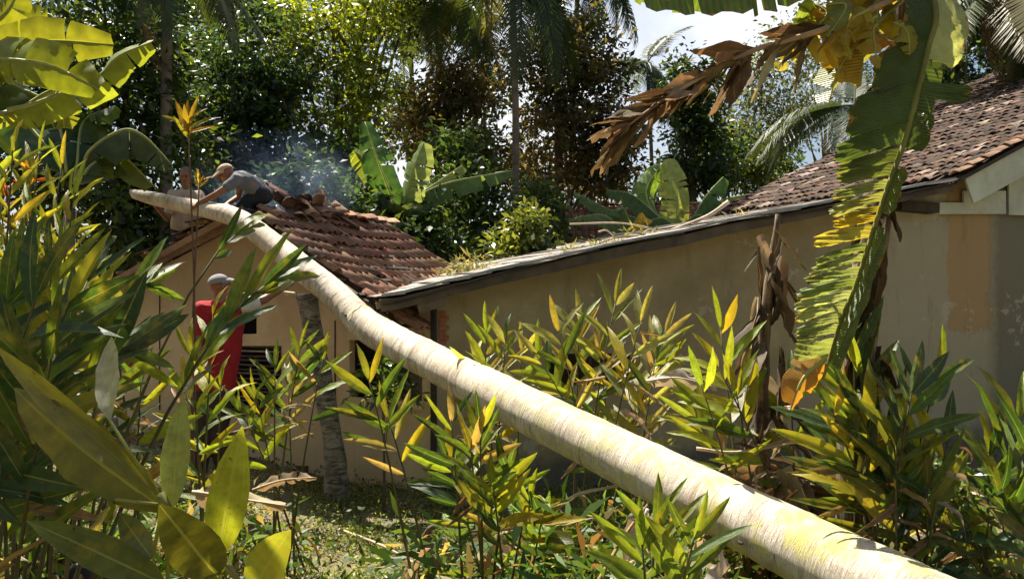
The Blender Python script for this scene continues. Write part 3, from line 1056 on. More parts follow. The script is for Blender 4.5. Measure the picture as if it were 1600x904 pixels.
def fuse(name, mb, voxel, mat, th, color=None, parent=None, smooth_it=6):
    me = mk_mesh(name + '_raw', mb.V, mb.F, mat, True)
    bm = bmesh.new(); bm.from_mesh(me)
    bmesh.ops.remove_doubles(bm, verts=bm.verts, dist=1e-6)
    bmesh.ops.recalc_face_normals(bm, faces=bm.faces)
    bm.to_mesh(me); bm.free()
    tmp = bpy.data.objects.new(name + '_raw', me)
    COL.objects.link(tmp)
    r = tmp.modifiers.new('r', 'REMESH'); r.mode = 'VOXEL'; r.voxel_size = voxel; r.use_smooth_shade = True
    s = tmp.modifiers.new('s', 'SMOOTH'); s.iterations = smooth_it; s.factor = .5
    dg = bpy.context.evaluated_depsgraph_get()
    ev = tmp.evaluated_get(dg)
    out = bpy.data.meshes.new_from_object(ev)
    bpy.data.objects.remove(tmp); bpy.data.meshes.remove(me)
    out.name = name
    out.materials.clear(); out.materials.append(mat)
    if name in ('shirt', 'trousers', 'sleeve'):          # creases in the cloth
        nv = len(out.vertices)
        nco, nno = np.empty(nv * 3, dtype=np.float32), np.empty(nv * 3, dtype=np.float32)
        out.vertices.foreach_get('co', nco); out.vertex_normals.foreach_get('vector', nno)
        nco, nno = nco.reshape(-1, 3), nno.reshape(-1, 3)
        for i in range(nv):
            q = Vector(nco[i])
            k = noise.noise(Vector((q.x * 11, q.y * 11, q.z * 5))) * .011 + abs(noise.noise(Vector((q.x * 6 + q.z * 9, q.y * 6, q.z * 7)))) * -.016
            nco[i] += nno[i] * k
        out.vertices.foreach_set('co', nco.ravel())
    out.transform(Matrix.Translation(-th.base))
    out.shade_smooth()
    return put(name, out, parent or th.o, None, color)

def head_axes(face, upv):
    f = Vector(face).normalized(); u = Vector(upv); u = (u - f * u.dot(f)).normalized()
    r = f.cross(u)
    return Matrix((r, f, u)).transposed()          # columns: right, face, up

def add_head(mb, c, A):
    c = Vector(c)
    w = lambda x, y, z: c + A @ Vector((x, y, z))
    ellipsoid(mb, w(0, -.012, .028), .074, .094, .090, A)
    ellipsoid(mb, w(0, .018, -.045), .058, .070, .072, A)
    ellipsoid(mb, w(0, .060, -.088), .030, .028, .024, A)      # chin
    ellipsoid(mb, w(0, .076, .030), .055, .020, .014, A)       # brow
    capsule(mb, w(0, .088, .012), w(0, .108, -.024), .009, .015, 8)   # nose
    ellipsoid(mb, w(0, .078, -.058), .026, .016, .010, A)      # lips
    for s in (-1, 1):
        ellipsoid(mb, w(s * .078, -.012, -.008), .010, .022, .034, A, 10, 8)
        ellipsoid(mb, w(s * .040, .062, -.022), .022, .018, .018, A, 10, 8)   # cheekbones

def add_hand(mb, wrist, dirv, palmn, curl=.6, scale=1.0):
    """palm, four fingers and a thumb; curl bends the fingers towards the palm normal"""
    d = Vector(dirv).normalized(); n = Vector(palmn); n = (n - d * n.dot(d)).normalized(); s = d.cross(n)
    w = Vector(wrist)
    for k in (-1.2, -.4, .4, 1.2): capsule(mb, w + s * (k * .012), w + d * .082 + s * (k * .021), .0155, .0135, 8)
    for k, L in ((-1.5, .058), (-.5, .074), (.5, .080), (1.5, .070)):
        p = w + d * .085 + s * (k * .0195)
        a = curl * .5
        q = p
        for seg, f in enumerate((.45, .32, .26)):
            a += curl * (.45 + .2 * seg)
            dd = d * math.cos(a) + n * math.sin(a) + s * (k * .04)
            nq = q + dd * (L * f)
            capsule(mb, q, nq, .0098 - .0008 * seg, .0092 - .0008 * seg, 7)
            q = nq
    p = w + d * .028 + s * .030
    q = p + (s * .7 + d * .55 + n * .3).normalized() * .036
    capsule(mb, p, q, .013, .0115, 8)
    capsule(mb, q, q + (d * .75 + s * .15 + n * .6).normalized() * .032, .011, .009, 8)

def limb(mb, pts, radii):
    for i in range(len(pts) - 1): capsule(mb, pts[i], pts[i + 1], radii[i], radii[i + 1])

def eyes(th, c, A, parent):
    for s in (-1, 1):
        mb = MB(); ellipsoid(mb, Vector(c) + A @ Vector((s * .031, .078, .008)), .013, .008, .006, A, 10, 6)
        part(th, 'eye', mb.V, mb.F, M['dark'], True, parent=parent)
    mb = MB(); ellipsoid(mb, Vector(c) + A @ Vector((0, .092, -.058)), .022, .006, .0035, A, 10, 6)
    part(th, 'mouth', mb.V, mb.F, M['dark'], True, parent=parent)

def cap_mesh(mb, c, A, brim_len=.085):
    c = Vector(c)
    V, F = [], []
    seg, rings = 20, 7
    for j in range(rings + 1):
        ph = (math.pi / 2) * j / rings
        for i in range(seg):
            t = 2 * math.pi * i / seg
            V.append(c + A @ Vector((.086 * math.sin(ph) * math.cos(t), -.01 + .106 * math.sin(ph) * math.sin(t), .040 + .082 * math.cos(ph))))
    for j in range(rings):
        for i in range(seg):
            a = j * seg + i; b = j * seg + (i + 1) % seg
            F.append((a, b, b + seg, a + seg))
    mb.add(V, F)
    V, F = [], []
    for j in range(4):
        rr = j / 3
        for i in range(11):
            t = math.pi * (i / 10)
            V.append(c + A @ Vector((.084 * math.cos(t), .085 * math.sin(t) + (.02 + brim_len * math.sin(t)) * rr, .045 - .03 * rr * rr + .012 * math.sin(t))))
    V += [v - A @ Vector((0, 0, .006)) for v in V]
    for o, fl in ((0, 0), (44, 1)):
        for j in range(3):
            for i in range(10):
                a = o + j * 11 + i
                f = (a, a + 1, a + 12, a + 11)
                F.append(f if not fl else f[::-1])
    mb.add(V, F)

def man_standing():
    D = 10.95
    th = Thing('person', 'man in beige open-collared shirt standing behind the thin end of the trunk', 'person', P(290, 455, D))
    foot = P(290, 455, D)
    head = P(290, 275, D)
    A = head_axes((.12, -1, -.28), (.05, -.25, 1))
    neck = head + Vector((0, .02, -.13))
    shl, shr = P(270, 303, D), P(311, 304, D)      # image left / image right
    chest = (shl + shr) / 2 + Vector((0, .02, -.10))
    hip = P(290, 352, D + .05)
    hand = P(238, 316, 10.36)
    elbow = P(262, 342, 10.75)
    hand2 = P(318, 338, 10.12); elbow2 = P(326, 338, 10.7)
    body = MB()
    add_head(body, head, A)
    capsule(body, head + Vector((0, .01, -.06)), neck + Vector((0, .02, -.05)), .052, .058)
    capsule(body, shl + Vector((.05, 0, -.02)), shr + Vector((-.05, 0, -.02)), .07, .07)
    for s in (-.08, .08): capsule(body, chest + Vector((s, 0, 0)), hip + Vector((s * .8, 0, .03)), .10, .105)
    limb(body, [shl, elbow, hand + (elbow - hand) * .12], [.052, .04, .028])
    limb(body, [shr, elbow2, hand2], [.052, .04, .028])
    add_hand(body, hand + (elbow - hand) * .12, (hand - elbow), (.0, .6, .6), .75)
    add_hand(body, hand2, (hand2 - elbow2), (-.2, .5, .6), .7)
    feet = [Vector((foot.x - .12, foot.y + .05, foot.z)), Vector((foot.x + .12, foot.y + .05, foot.z))]
    for s, f in zip((-.09, .09), feet):
        knee = (hip + f) / 2 + Vector((s * .4, -.05, .0))
        limb(body, [hip + Vector((s, 0, -.02)), knee, f + Vector((0, .02, .07))], [.085, .058, .04])
        capsule(body, f + Vector((0, .03, .04)), f + Vector((0, -.14, .03)), .04, .032)
    bo = fuse('body', body, .0085, M['skin'], th)
    eyes(th, head, A, bo)
    sh = MB()
    capsule(sh, shl + Vector((.05, 0, -.02)), shr + Vector((-.05, 0, -.02)), .088, .088)
    for s in (-.08, .08): capsule(sh, chest + Vector((s, 0, 0)), hip + Vector((s * .9, 0, -.02)), .122, .128)
    capsule(sh, shl, shl + (elbow - shl) * .72, .07, .066); capsule(sh, shr, shr + (elbow2 - shr) * .72, .07, .066)
    for s in (-1, 1): capsule(sh, neck + Vector((s * .055, -.02, -.035)), chest + Vector((s * .03, -.125, .03)), .018, .016)   # collar
    fuse('shirt', sh, .011, M['cloth'], th, (.42, .33, .24), smooth_it=3)
    tr = MB()
    for s, f in zip((-.09, .09), feet):
        knee = (hip + f) / 2 + Vector((s * .4, -.05, .0))
        limb(tr, [hip + Vector((s, 0, -.01)), knee, f + Vector((0, .02, .16))], [.108, .08, .07])
    fuse('trousers', tr, .013, M['cloth'], th, (.035, .033, .035), smooth_it=3)
    hr = MB()
    ellipsoid(hr, head + A @ Vector((0, -.026, .050)), .080, .092, .078, A)
    fuse('hair', hr, .010, M['hair'], th, smooth_it=2)

def man_bending():
    D = 10.15
    base = RIDGE0 + DL * .55 + RDN * .12
    th = Thing('person', 'man in grey T-shirt and tan cap bending over the trunk on the roof ridge', 'person', P(402, 335, D))
    head = P(353, 271, D - .02)
    A = head_axes((-.80, -.35, -.50), (-.45, -.1, .9))
    shl = P(371, 281, D - .16); shr = P(380, 276, D + .20)
    spine = P(392, 283, D + .04)
    hip = P(408, 303, D + .10)
    hand = P(301, 322, D - .22); elb = P(337, 304, D - .28)
    hand2 = P(356, 318, D + .05); elb2 = P(372, 308, D + .34)
    body = MB()
    add_head(body, head, A)
    neck = (shl + shr) / 2 + Vector((-.02, 0, .0))
    capsule(body, head + A @ Vector((0, -.03, -.05)), neck, .054, .062)
    capsule(body, shl, shr, .068, .068)
    for k in (-.09, .09):
        off = Vector((0, k, 0))
        limb(body, [(shl + shr) / 2 + off + Vector((.02, 0, -.03)), spine + off + Vector((0, 0, -.03)), hip + off], [.095, .10, .105])
    limb(body, [shl, elb, hand + (elb - hand) * .25], [.052, .042, .03])
    add_hand(body, hand + (elb - hand) * .25, (hand - elb), (-.1, .4, -.8), .55)
    limb(body, [shr, elb2, hand2], [.05, .04, .03])
    add_hand(body, hand2, (hand2 - elb2), (-.2, .1, -.9), .5)
    legs = []
    for s, (kx, ky), (fx, fy) in ((-.10, (376, 323), (404, 337)), (.12, (384, 318), (408, 333))):
        h = hip + Vector((0, s, -.02)); k = P(kx, ky, D + .1 + s * 1.5); f = P(fx, fy, D + .12 + s * 1.4)
        limb(body, [h, k, f], [.085, .056, .04])
        capsule(body, f, f + Vector((-.15, -.02, -.02)), .038, .03)
        legs.append((h, k, f))
    bo = fuse('body', body, .0085, M['skin'], th)
    eyes(th, head, A, bo)
    sh = MB()
    capsule(sh, shl, shr, .086, .086)
    for k in (-.09, .09):
        off = Vector((0, k, 0))
        limb(sh, [(shl + shr) / 2 + off + Vector((.02, 0, -.03)), spine + off + Vector((0, 0, -.03)), hip + off + Vector((-.02, 0, .02))], [.112, .118, .122])
    capsule(sh, shl, shl + (elb - shl) * .45, .07, .07); capsule(sh, shr, shr + (elb2 - shr) * .5, .068, .068)
    fuse('shirt', sh, .011, M['cloth'], th, (.13, .135, .145), smooth_it=3)
    tr = MB()
    for h, k, f in legs: limb(tr, [h, k, k + (f - k) * .55], [.105, .082, .07])
    capsule(tr, hip + Vector((.02, -.1, .0)), hip + Vector((.02, .1, .0)), .115, .115)
    fuse('trousers', tr, .013, M['cloth'], th, (.02, .022, .03), smooth_it=3)
    cp = MB(); cap_mesh(cp, head, A)
    part(th, 'cap', cp.V, cp.F, M['cloth'], True, color=(.45, .33, .20))

def man_red():
    D = 8.15
    g = G(330, D)
    th = Thing('person', 'man in red T-shirt with white sleeves pushing the trunk up with one raised arm', 'person', g)
    head = P(344, 446, D)
    A = head_axes((.8, .45, .25), (.1, 0, 1))
    shl, shr = P(316, 484, D - .12), P(371, 481, D + .05)
    chest = P(345, 505, D)
    hip = P(334, 592, D)
    elb = P(412, 468, D + .15); hand = P(456, 441, D + .38)
    elb2 = P(307, 535, D - .2); hand2 = P(325, 578, D - .32)
    body = MB()
    add_head(body, head, A)
    capsule(body, head + Vector((-.01, 0, -.06)), (shl + shr) / 2 + Vector((0, 0, .02)), .056, .066)
    capsule(body, shl, shr, .075, .072)
    for k in (-.09, .09): limb(body, [chest + Vector((k, 0, 0)), hip + Vector((k, 0, 0))], [.115, .12])
    limb(body, [shr, elb, hand], [.058, .046, .031])
    add_hand(body, hand, Vector((.45, .1, .55)), (.5, -.1, -.5), .12)
    limb(body, [shl, elb2, hand2], [.055, .043, .031])
    add_hand(body, hand2, (hand2 - elb2), (.6, .3, 0), .4)
    legs = []
    for s in (-.11, .11):
        f = G(330 + s * 160, D + s * .4); f.z = gz(f.x, f.y) + .02
        k = (hip + f) / 2 + Vector((s * .3, -.05, 0))
        limb(body, [hip + Vector((s * .8, 0, 0)), k, f + Vector((0, 0, .07))], [.095, .06, .042])
        capsule(body, f + Vector((0, 0, .035)), f + Vector((.14, -.06, .03)), .04, .032)
        legs.append((hip + Vector((s * .8, 0, 0)), k, f))
    bo = fuse('body', body, .009, M['skin'], th)
    eyes(th, head, A, bo)
    sh = MB()
    capsule(sh, shl, shr, .098, .092)
    for k in (-.10, .10): limb(sh, [chest + Vector((k, 0, 0)), hip + Vector((k * .9, 0, -.05))], [.142, .142])
    fuse('shirt', sh, .012, M['cloth'], th, (.34, .02, .026), smooth_it=3)
    for a, b2, nm in ((shr, elb, 'sleeve'), (shl, elb2, 'sleeve')):
        sl = MB(); capsule(sl, a, a + (b2 - a) * .62, .088, .08)
        fuse(nm, sl, .012, M['cloth'], th, (.62, .60, .55) if a is shr else (.34, .02, .026), smooth_it=2)
    tr = MB()
    for h, k, f in legs: limb(tr, [h, k, f + Vector((0, 0, .3))], [.125, .09, .08])
    fuse('trousers', tr, .014, M['cloth'], th, (.05, .03, .03), smooth_it=3)
    cp = MB(); cap_mesh(cp, head, A, .05)
    part(th, 'cap', cp.V, cp.F, M['cloth'], True, color=(.24, .23, .22))
man_standing(); man_bending(); man_red()
# ------------------------------------------------------------------ leaf shapes
def lance_leaf(name, mat, wr=.2, n=7, fold=.35, droop=.25, ruffle=.02, twist=0.0, blunt=.8, seed=0, torn=0.0):
    r = random.Random(seed)
    V, F, U = [], [], []
    us = (0, .25, .5, .75, 1)
    ph = r.uniform(0, 6)
    for j in range(n + 1):
        v = j / n
        w = wr * .5 * max(.02, math.sin(math.pi * min(1, max(0, v)) ** blunt)) ** .75
        if j == 0: w = wr * .03
        if j == n: w = wr * .015
        tw = twist * v
        for u in us:
            s = (u - .5) * 2
            ww = w * (1 - (torn * r.random() if abs(s) == 1 and 0 < j < n else 0))
            x = s * ww
            z = abs(s) * ww * fold + (ruffle * math.sin(v * 17 + ph + s) * abs(s) if 0 < j < n else 0)
            x, z = x * math.cos(tw) - z * math.sin(tw), x * math.sin(tw) + z * math.cos(tw)
            a = droop * v
            V.append((x, v * (1 - .18 * droop * v), z - droop * .55 * v * v))
            U.append((u, v))
    for j in range(n):
        for k in range(4):
            a = j * 5 + k
            F.append((a, a + 1, a + 6, a + 5))
    return mk_mesh(name, V, F, mat, True, U)
GL = [lance_leaf('ginger_leaf', M['ginger'], wr, 7, f, d, ru, tw, .82, i, to) for i, (wr, f, d, ru, tw, to) in enumerate(
    [(.20, .30, .20, .010, .1, 0), (.22, .22, .35, .014, -.2, .05), (.18, .45, .10, .012, .25, 0), (.24, .15, .50, .02, -.1, .15), (.19, .35, .05, .008, .0, .0), (.21, .5, .65, .015, .3, .1)])]
DRYL = [lance_leaf('dry_ginger_leaf', M['dry'], wr, 7, f, d, .03, tw, .8, 20 + i, .35) for i, (wr, f, d, tw) in enumerate(
    [(.14, 1.4, .9, .8), (.10, 2.2, 1.3, -1.2), (.17, .9, 1.6, .5)])]

def dry_strip(name, seed, wr):
    r = random.Random(seed)
    V, F, U = [], [], []
    n = 10
    tw, cu = r.uniform(-2.2, 2.2), r.uniform(.3, 1.1)
    for j in range(n + 1):
        v = j / n
        w = wr * .5 * (math.sin(math.pi * (.12 + .86 * v)) ** .5) * r.uniform(.75, 1.05)
        for k in range(6):
            sx = k / 2.5 - 1
            a = tw * v + sx * cu * (.6 + v)
            x = math.sin(a) * w if abs(cu) > .8 else sx * w * math.cos(tw * v)
            z = -math.cos(sx * cu * 1.6) * w * .8 + sx * w * math.sin(tw * v)
            q = Vector((x, v - .12 * v * v, z - .25 * v * v))
            q += Vector((noise.noise(q * 7 + Vector((seed, 0, 0))), 0, noise.noise(q * 7 + Vector((0, 0, seed))))) * .10 * wr * 2
            V.append(q); U.append((k / 5, v))
    for j in range(n):
        for k in range(5):
            a = j * 6 + k
            F.append((a, a + 1, a + 7, a + 6))
    return mk_mesh(name, V, F, M['dry'], True, U)
DRYW = [dry_strip('dry_strip', 300 + i, w) for i, w in enumerate((.22, .30, .38, .26, .45, .18))]
DRYPAL = [((.17, .10, .055), 3), ((.27, .17, .09), 4), ((.40, .28, .17), 3), ((.55, .45, .33), 1.2)]

def leaf_inst(th, parent, p, d, n, L, wf, col, dry=False, name='leaf', me=None):
    me = me or (rnd.choice(DRYL) if dry else rnd.choice(GL))
    m = frame_M(p, d, n, L, L * wf, L)
    return put(name, me, parent, th.inv @ m, col)

STRAW = (.44, .34, .14)
PAL_LIME = [(LIME, 5), ((.32, .36, .03), 3), (MID, 3), (YEL, 1.2), (STRAW, .8)]
PAL_GREEN = [(GREEN, 4), (MID, 4), (BLUEG, 2), (LIME, 1.2)]
PAL_YEL = [((.44, .40, .04), 2), (LIME, 6), ((.36, .38, .04), 4), (ORANGE, .25), (MID, 1)]
PAL_PALE = [(STRAW, 2), ((.40, .41, .12), 5), (LIME, 4), ((.42, .38, .06), 2), (MID, 2), (YEL, 1)]  # straw and yellow, plus the paleness of sunlit leaves put into colour
PAL_MIX = [(MID, 3), (LIME, 5), (GREEN, 2), (YEL, 1.0), (OLIVE, 1), (STRAW, 1.2)]

def stalk(th, base, tip, nleaf0, L, pal, start=.35, ctrl=None, dry=.08, spread=1.0, side=None, r0=.011, stemcol=(.10, .09, .03), wf=1.0):
    nleaf = int(nleaf0 * 1.12)
    L = L * 1.14
    base, tip = Vector(base), Vector(tip)
    mid = base.lerp(tip, .55) + Vector((0, 0, .12 * (tip - base).length)) if ctrl is None else Vector(ctrl)
    pts = []
    for i in range(7):
        t = i / 6
        pts.append(base * (1 - t) ** 2 + mid * 2 * t * (1 - t) + tip * t * t)
    V, F, _ = tube(pts, [r0 * (1 - .7 * i / 6) for i in range(7)], 5)
    st = part(th, 'stem', V, F, M['stem'], True, color=jit(stemcol))
    if side is None:
        a = rnd.uniform(-.7, .7)
        side = Vector((math.cos(a), math.sin(a), 0))
    for i in range(nleaf):
        t = start + (1 - start) * (i + .5) / nleaf
        p = base * (1 - t) ** 2 + mid * 2 * t * (1 - t) + tip * t * t
        tg = ((mid - base) * 2 * (1 - t) + (tip - mid) * 2 * t).normalized()
        sd = (side - tg * side.dot(tg)).normalized() * (1 if i % 2 else -1)
        ang = R(54 - 26 * (i / nleaf) + rnd.uniform(-9, 9)) * spread
        d = tg * math.cos(ang) + sd * math.sin(ang) + Vector((rnd.uniform(-.08, .08), rnd.uniform(-.2, .2), rnd.uniform(-.22, .06)))
        n = Vector((rnd.uniform(-.6, .6), rnd.uniform(-1.2, -.5), rnd.uniform(-.25, .9))) + tg * .2
        isdry = rnd.random() < dry * (1.8 if i < nleaf * .3 else .5)
        l = L * (.75 + .35 * math.sin(math.pi * (.15 + .8 * i / nleaf))) * rnd.uniform(.85, 1.15)
        if isdry: leaf_inst(th, st, p, d + Vector((0, 0, -.6)), n, l * .8, 1, jit(rnd.choice([BROWN, PALE, (.38, .24, .10)])), True)
        else: leaf_inst(th, st, p, d, n, l, rnd.uniform(.62, 1.0) * wf, pick(pal))
    tg = (tip - mid).normalized()
    leaf_inst(th, st, tip - tg * .02, tg + Vector((rnd.uniform(-.1, .1), 0, .05)), Vector((rnd.uniform(-.5, .5), -1, .5)), L * .8, .85 * wf, pick([(p_, w_) for p_, w_ in pal if p_ not in (YEL, ORANGE)]))
    return st

def clump(label, d, bases, tips, nleaf, L, pal, jd=.35, dry=.08, start=.35, extra=0, group=None, spread=1.0, stemcol=(.10, .09, .03), bend=0.0, wf=1.0):
    bx = sum(bases) / 2
    th = Thing('galangal_clump', label, 'plant', G(bx, d), group)
    for i, tp in enumerate(tips):
        b = G(bases[0] + (bases[1] - bases[0]) * ((i + .5) / len(tips)) + rnd.uniform(-10, 10), d + rnd.uniform(-jd, jd), -.02)
        t = P(tp[0], tp[1], d + (tp[2] if len(tp) > 2 else rnd.uniform(-jd, jd)))
        c = None
        if bend: c = b.lerp(t, .5) + Vector((0, 0, bend))
        stalk(th, b, t, nleaf + rnd.randint(-2, 2), L, pal, start, c, dry, spread, None, stemcol=stemcol, wf=wf)
    for k in range(extra):        # dry bits hanging about the foot
        p = G(rnd.uniform(*bases), d + rnd.uniform(-jd, jd), rnd.uniform(.1, .5))
        leaf_inst(th, th.o, p, Vector((rnd.uniform(-1, 1), rnd.uniform(-1, 1), rnd.uniform(-1, .1))), Vector((0, 0, 1)), rnd.uniform(.2, .4), 1, jit(rnd.choice([BROWN, PALE])), True, 'dry_leaf')
    return th

clump('sunlit yellow-green galangal clump at the photo\'s far edge below the wide banana leaves', 4.3, (-40, 95),
      [(-15, 250), (20, 235), (62, 240), (98, 255), (118, 300), (40, 285), (0, 315), (95, 335), (40, 355)], 12, .22, PAL_YEL, .35, .06, .45, spread=1.1, wf=.9)
TH = clump('dark galangal clump with long arching shoots reaching across to the trunk', 3.3, (-120, 100),
      [(140, 430), (85, 415), (30, 430), (110, 510)], 9, .30, PAL_GREEN + [(LIME, 2)], .3, .12, .5, 4, bend=.2, spread=.8)
def arch(pts, n, L, start, pal, wf=1.1):
    b, c, t = pts
    stalk(TH, b, t, n, L, pal, start, c, .05, .42, Vector((.3, -.2, 1)), wf=wf)
arch((G(60, 3.3), P(250, 430, 3.4), P(385, 352, 3.8)), 7, .20, .78, PAL_GREEN + [(LIME, 4)], 1.2)
arch((G(60, 3.1), P(270, 520, 3.2), P(430, 434, 3.5)), 10, .30, .5, PAL_GREEN + [(MID, 4), (LIME, 1)], 1.05)
arch((G(20, 3.0), P(110, 520, 3.0), P(200, 550, 3.2)), 7, .30, .55, PAL_GREEN, 1.2)
arch((G(80, 3.5), P(160, 430, 3.6), P(230, 445, 3.8)), 7, .26, .6, PAL_GREEN + [(LIME, 1)], 1.1)
clump('deep green galangal clump crowding the frame edge beside the ochre wall', 2.7, (-170, 40),
      [(60, 455), (110, 470), (10, 470), (-30, 520), (80, 560), (0, 600)], 9, .32, PAL_GREEN, .25, .1, .45, 4, bend=.15)
clump('galangal with withered brown tips in the shade before the ochre house corner', 4.7, (110, 250),
      [(205, 480), (180, 520), (140, 560), (220, 600), (165, 430)], 8, .30, PAL_GREEN + [(YEL, 1), (BROWN, 2)], .3, .3, .35, 10)
clump('yellow-leaved galangal shoots standing in front of the man in red', 5.0, (295, 350),
      [(333, 490), (300, 545), (345, 600), (290, 610)], 8, .26, PAL_YEL + [(ORANGE, 2)], .25, .12, .4, 6)
clump('bushy galangal clump between the slatted window and the rough stump', 6.2, (420, 480),
      [(470, 540), (430, 570), (505, 560), (400, 615), (450, 600), (375, 640)], 8, .27, PAL_MIX, .3, .12, .55, 3)
clump('bent galangal shoot with ragged yellowing leaves below the dark opening', 4.9, (630, 690),
      [(575, 590), (605, 650)], 7, .28, PAL_MIX + [(YEL, 2)], .2, .12, .6, 3)
clump('leafy galangal clump growing directly under the middle of the trunk', 4.7, (730, 820),
      [(705, 655, -.2), (750, 665, -.4), (735, 700, -.4), (795, 730, -.4), (700, 720), (830, 770, -.4), (770, 760, -.5), (850, 800, -.4)], 8, .25, PAL_MIX + [(GREEN, 4)], .25, .1, .5, 6)
clump('slim galangal shoots with frayed tips against the wall just above the trunk', 6.9, (750, 810),
      [(760, 515), (790, 530), (742, 560), (815, 545)], 10, .30, PAL_PALE, .25, .25, .4, 4)
clump('tall galangal clump in pale sunlit colours rising behind the trunk before the grey wall', 6.7, (880, 1020),
      [(962, 470), (905, 500), (1002, 500), (1040, 520), (872, 515), (935, 545), (1025, 560), (838, 555), (975, 575)], 11, .36, PAL_PALE, .35, .1, .35, 10)
clump('spreading galangal clump beside the withered banana stem', 5.1, (1150, 1290),
      [(1125, 510), (1095, 600), (1150, 610), (1085, 650), (1235, 600), (1120, 570)], 8, .31, PAL_LIME, .3, .2, .4, 14)
clump('coarse galangal clump at the foot of the tall banana with spotted yellow leaves', 4.25, (1330, 1490),
      [(1335, 500), (1345, 560), (1425, 610), (1465, 585), (1400, 690), (1350, 690), (1300, 640), (1480, 690), (1450, 760), (1300, 720), (1340, 640), (1375, 650)], 9, .34, PAL_GREEN + [(LIME, 2), (YEL, 1.6), (OLIVE, 2)], .12, .2, .35, 14)
clump('dark-leaved galangal clump at the frame edge below the shaded wall', 4.35, (1510, 1680),
      [(1592, 650), (1545, 705), (1610, 700), (1560, 770), (1480, 780), (1430, 800), (1520, 830), (1590, 800)], 9, .36, PAL_GREEN + [(LIME, 1.5)], .2, .15, .3, 10)
clump('striped fresh green galangal shoot right in front of the trunk\'s lower side', 2.75, (985, 1040),
      [(1025, 812), (1085, 838), (1003, 850)], 7, .21, [(LIME, 4), ((.16, .26, .03), 4), (MID, 2)], .1, .02, .5)

# dark bare stalks and shade plants along the bank on that side
clump('thicket of bare dark galangal stalks leaning over the grass', 4.3, (-60, 150),
      [(20, 560), (60, 600), (110, 590), (150, 600), (-10, 620), (90, 560), (170, 640), (40, 640), (130, 650), (5, 580)], 5, .28, PAL_GREEN, .4, .2, .75, 8, stemcol=(.05, .04, .02))

# big shoot close to the eye
def hero_shoot():
    D = 1.75
    th = Thing('galangal_shoot', 'large spotted yellow-green galangal leaves close to the camera in the corner', 'plant', G(270, D))
    b = P(330, 1010, D); c = P(300, 880, D); t = P(250, 770, D)
    V, F, _ = tube(catmull([G(350, D), b, c, t], 4), .011, 6)
    st = part(th, 'stem', V, F, M['stem'], True, color=(.16, .17, .03))
    tilt = lambda a, b, c: Vector((a, b, c))
    spec = [  # base, tip, depth change of tip, width px, colour, normal, mesh
        ((262, 800), (-45, 585), .15, 100, (.17, .18, .015), (.2, -1, .05), 3),  # shade put into this leaf's darker colour
        ((238, 765), (-30, 528), .25, 44, (.34, .33, .025), (.3, -1, .1), 0),
        ((268, 795), (284, 622), .05, 60, (.30, .38, .12), (-.3, -.6, .75), 4),
        ((340, 872), (372, 672), -.1, 62, (.34, .40, .035), (.15, -1, .1), 1),
        ((343, 905), (252, 792), -.2, 74, (.12, .13, .015), (.2, -.9, .3), 4),
        ((262, 915), (45, 806), -.1, 60, (.13, .17, .02), (.2, -.6, .7), 0),
        ((238, 872), (184, 800), .12, 46, (.12, .17, .09), (-.1, -.9, .4), 2),
        ((390, 925), (450, 832), -.2, 64, (.30, .37, .05), (-.2, -1, .0), 4),
        ((172, 657), (164, 512), .35, 44, (.40, .44, .26), (-.3, -.6, .75), 0),
        ((180, 780), (120, 840), .3, 50, (.15, .14, .05), (.0, -.7, .7), 1),
    ]
    for (bp, tp, dt, wpx, col, n, mi) in spec:
        p = P(*bp, D); q = P(*tp, D + dt)
        L = (q - p).length
        me = GL[mi]
        wr = {0: .20, 1: .22, 2: .18, 3: .24, 4: .19, 5: .21}[mi]
        W = wpx / FPX * D / wr * .92
        m = frame_M(p, q - p, Vector(n), L * 1.03, W * 1.1, L * .6)
        put('leaf', me, st, th.inv @ m, col)
        V, F, _ = tube([t.lerp(c, rnd.random() * .6), p], [.005, .004], 4)
        part(th, 'petiole', V, F, M['stem'], True, color=(.22, .22, .03), parent=st)
    th2 = Thing('fallen_stalk', 'yellowish dry stalk slanting up from the lower frame corner', 'stalk', P(-30, 905, 2.6))
    V, F, _ = tube([P(-60, 925, 2.5), P(20, 868, 2.6), P(86, 832, 2.7)], [.011, .009, .006], 6)
    part(th2, 'stalk', V, F, M['stem'], True, color=(.34, .22, .03))
hero_shoot()

# ------------------------------------------------------------------ orange-leaved cordyline
def cordyline(label, d, bx, tops, L, pal):
    base = G(bx, d)
    th = Thing('cordyline', label, 'plant', base)
    for (tx, ty, sc) in tops:
        t = P(tx, ty, d)
        pts = catmull([base, base.lerp(t, .5) + Vector((rnd.uniform(-.06, .06), 0, 0)), t], 4)
        V, F, _ = tube(pts, [.012 - .005 * i / 8 for i in range(9)], 5)
        st = part(th, 'stem', V, F, M['stem'], True, color=(.14, .08, .05))
        for i in range(11):
            a = i * 2.4 + rnd.uniform(-.3, .3)
            el = rnd.uniform(.25, 1.35)
            dd = Vector((math.cos(a) * math.cos(el), .55 * math.sin(a) * math.cos(el), math.sin(el)))
            leaf_inst(th, st, t - Vector((0, 0, rnd.uniform(0, .14))), dd, Vector((rnd.uniform(-.3, .3), -1, .6)), L * sc * rnd.uniform(.7, 1.15), .85, pick(pal))
cordyline('orange and yellow cordyline rosettes on a thin stalk in front of the two roof men', 7.0, 300, [(294, 192, 1.0), (312, 272, .36)], .30, [((.36, .17, .02), 4), ((.38, .27, .03), 4), ((.20, .09, .02), 2), (OLIVE, 2)])
cordyline('red-tipped cordyline poking out of the yellow galangal at the frame edge', 4.5, 46, [(46, 262, .55), (10, 290, .4)], .26, [((.42, .10, .02), 3), (ORANGE, 3), (YEL, 2)])

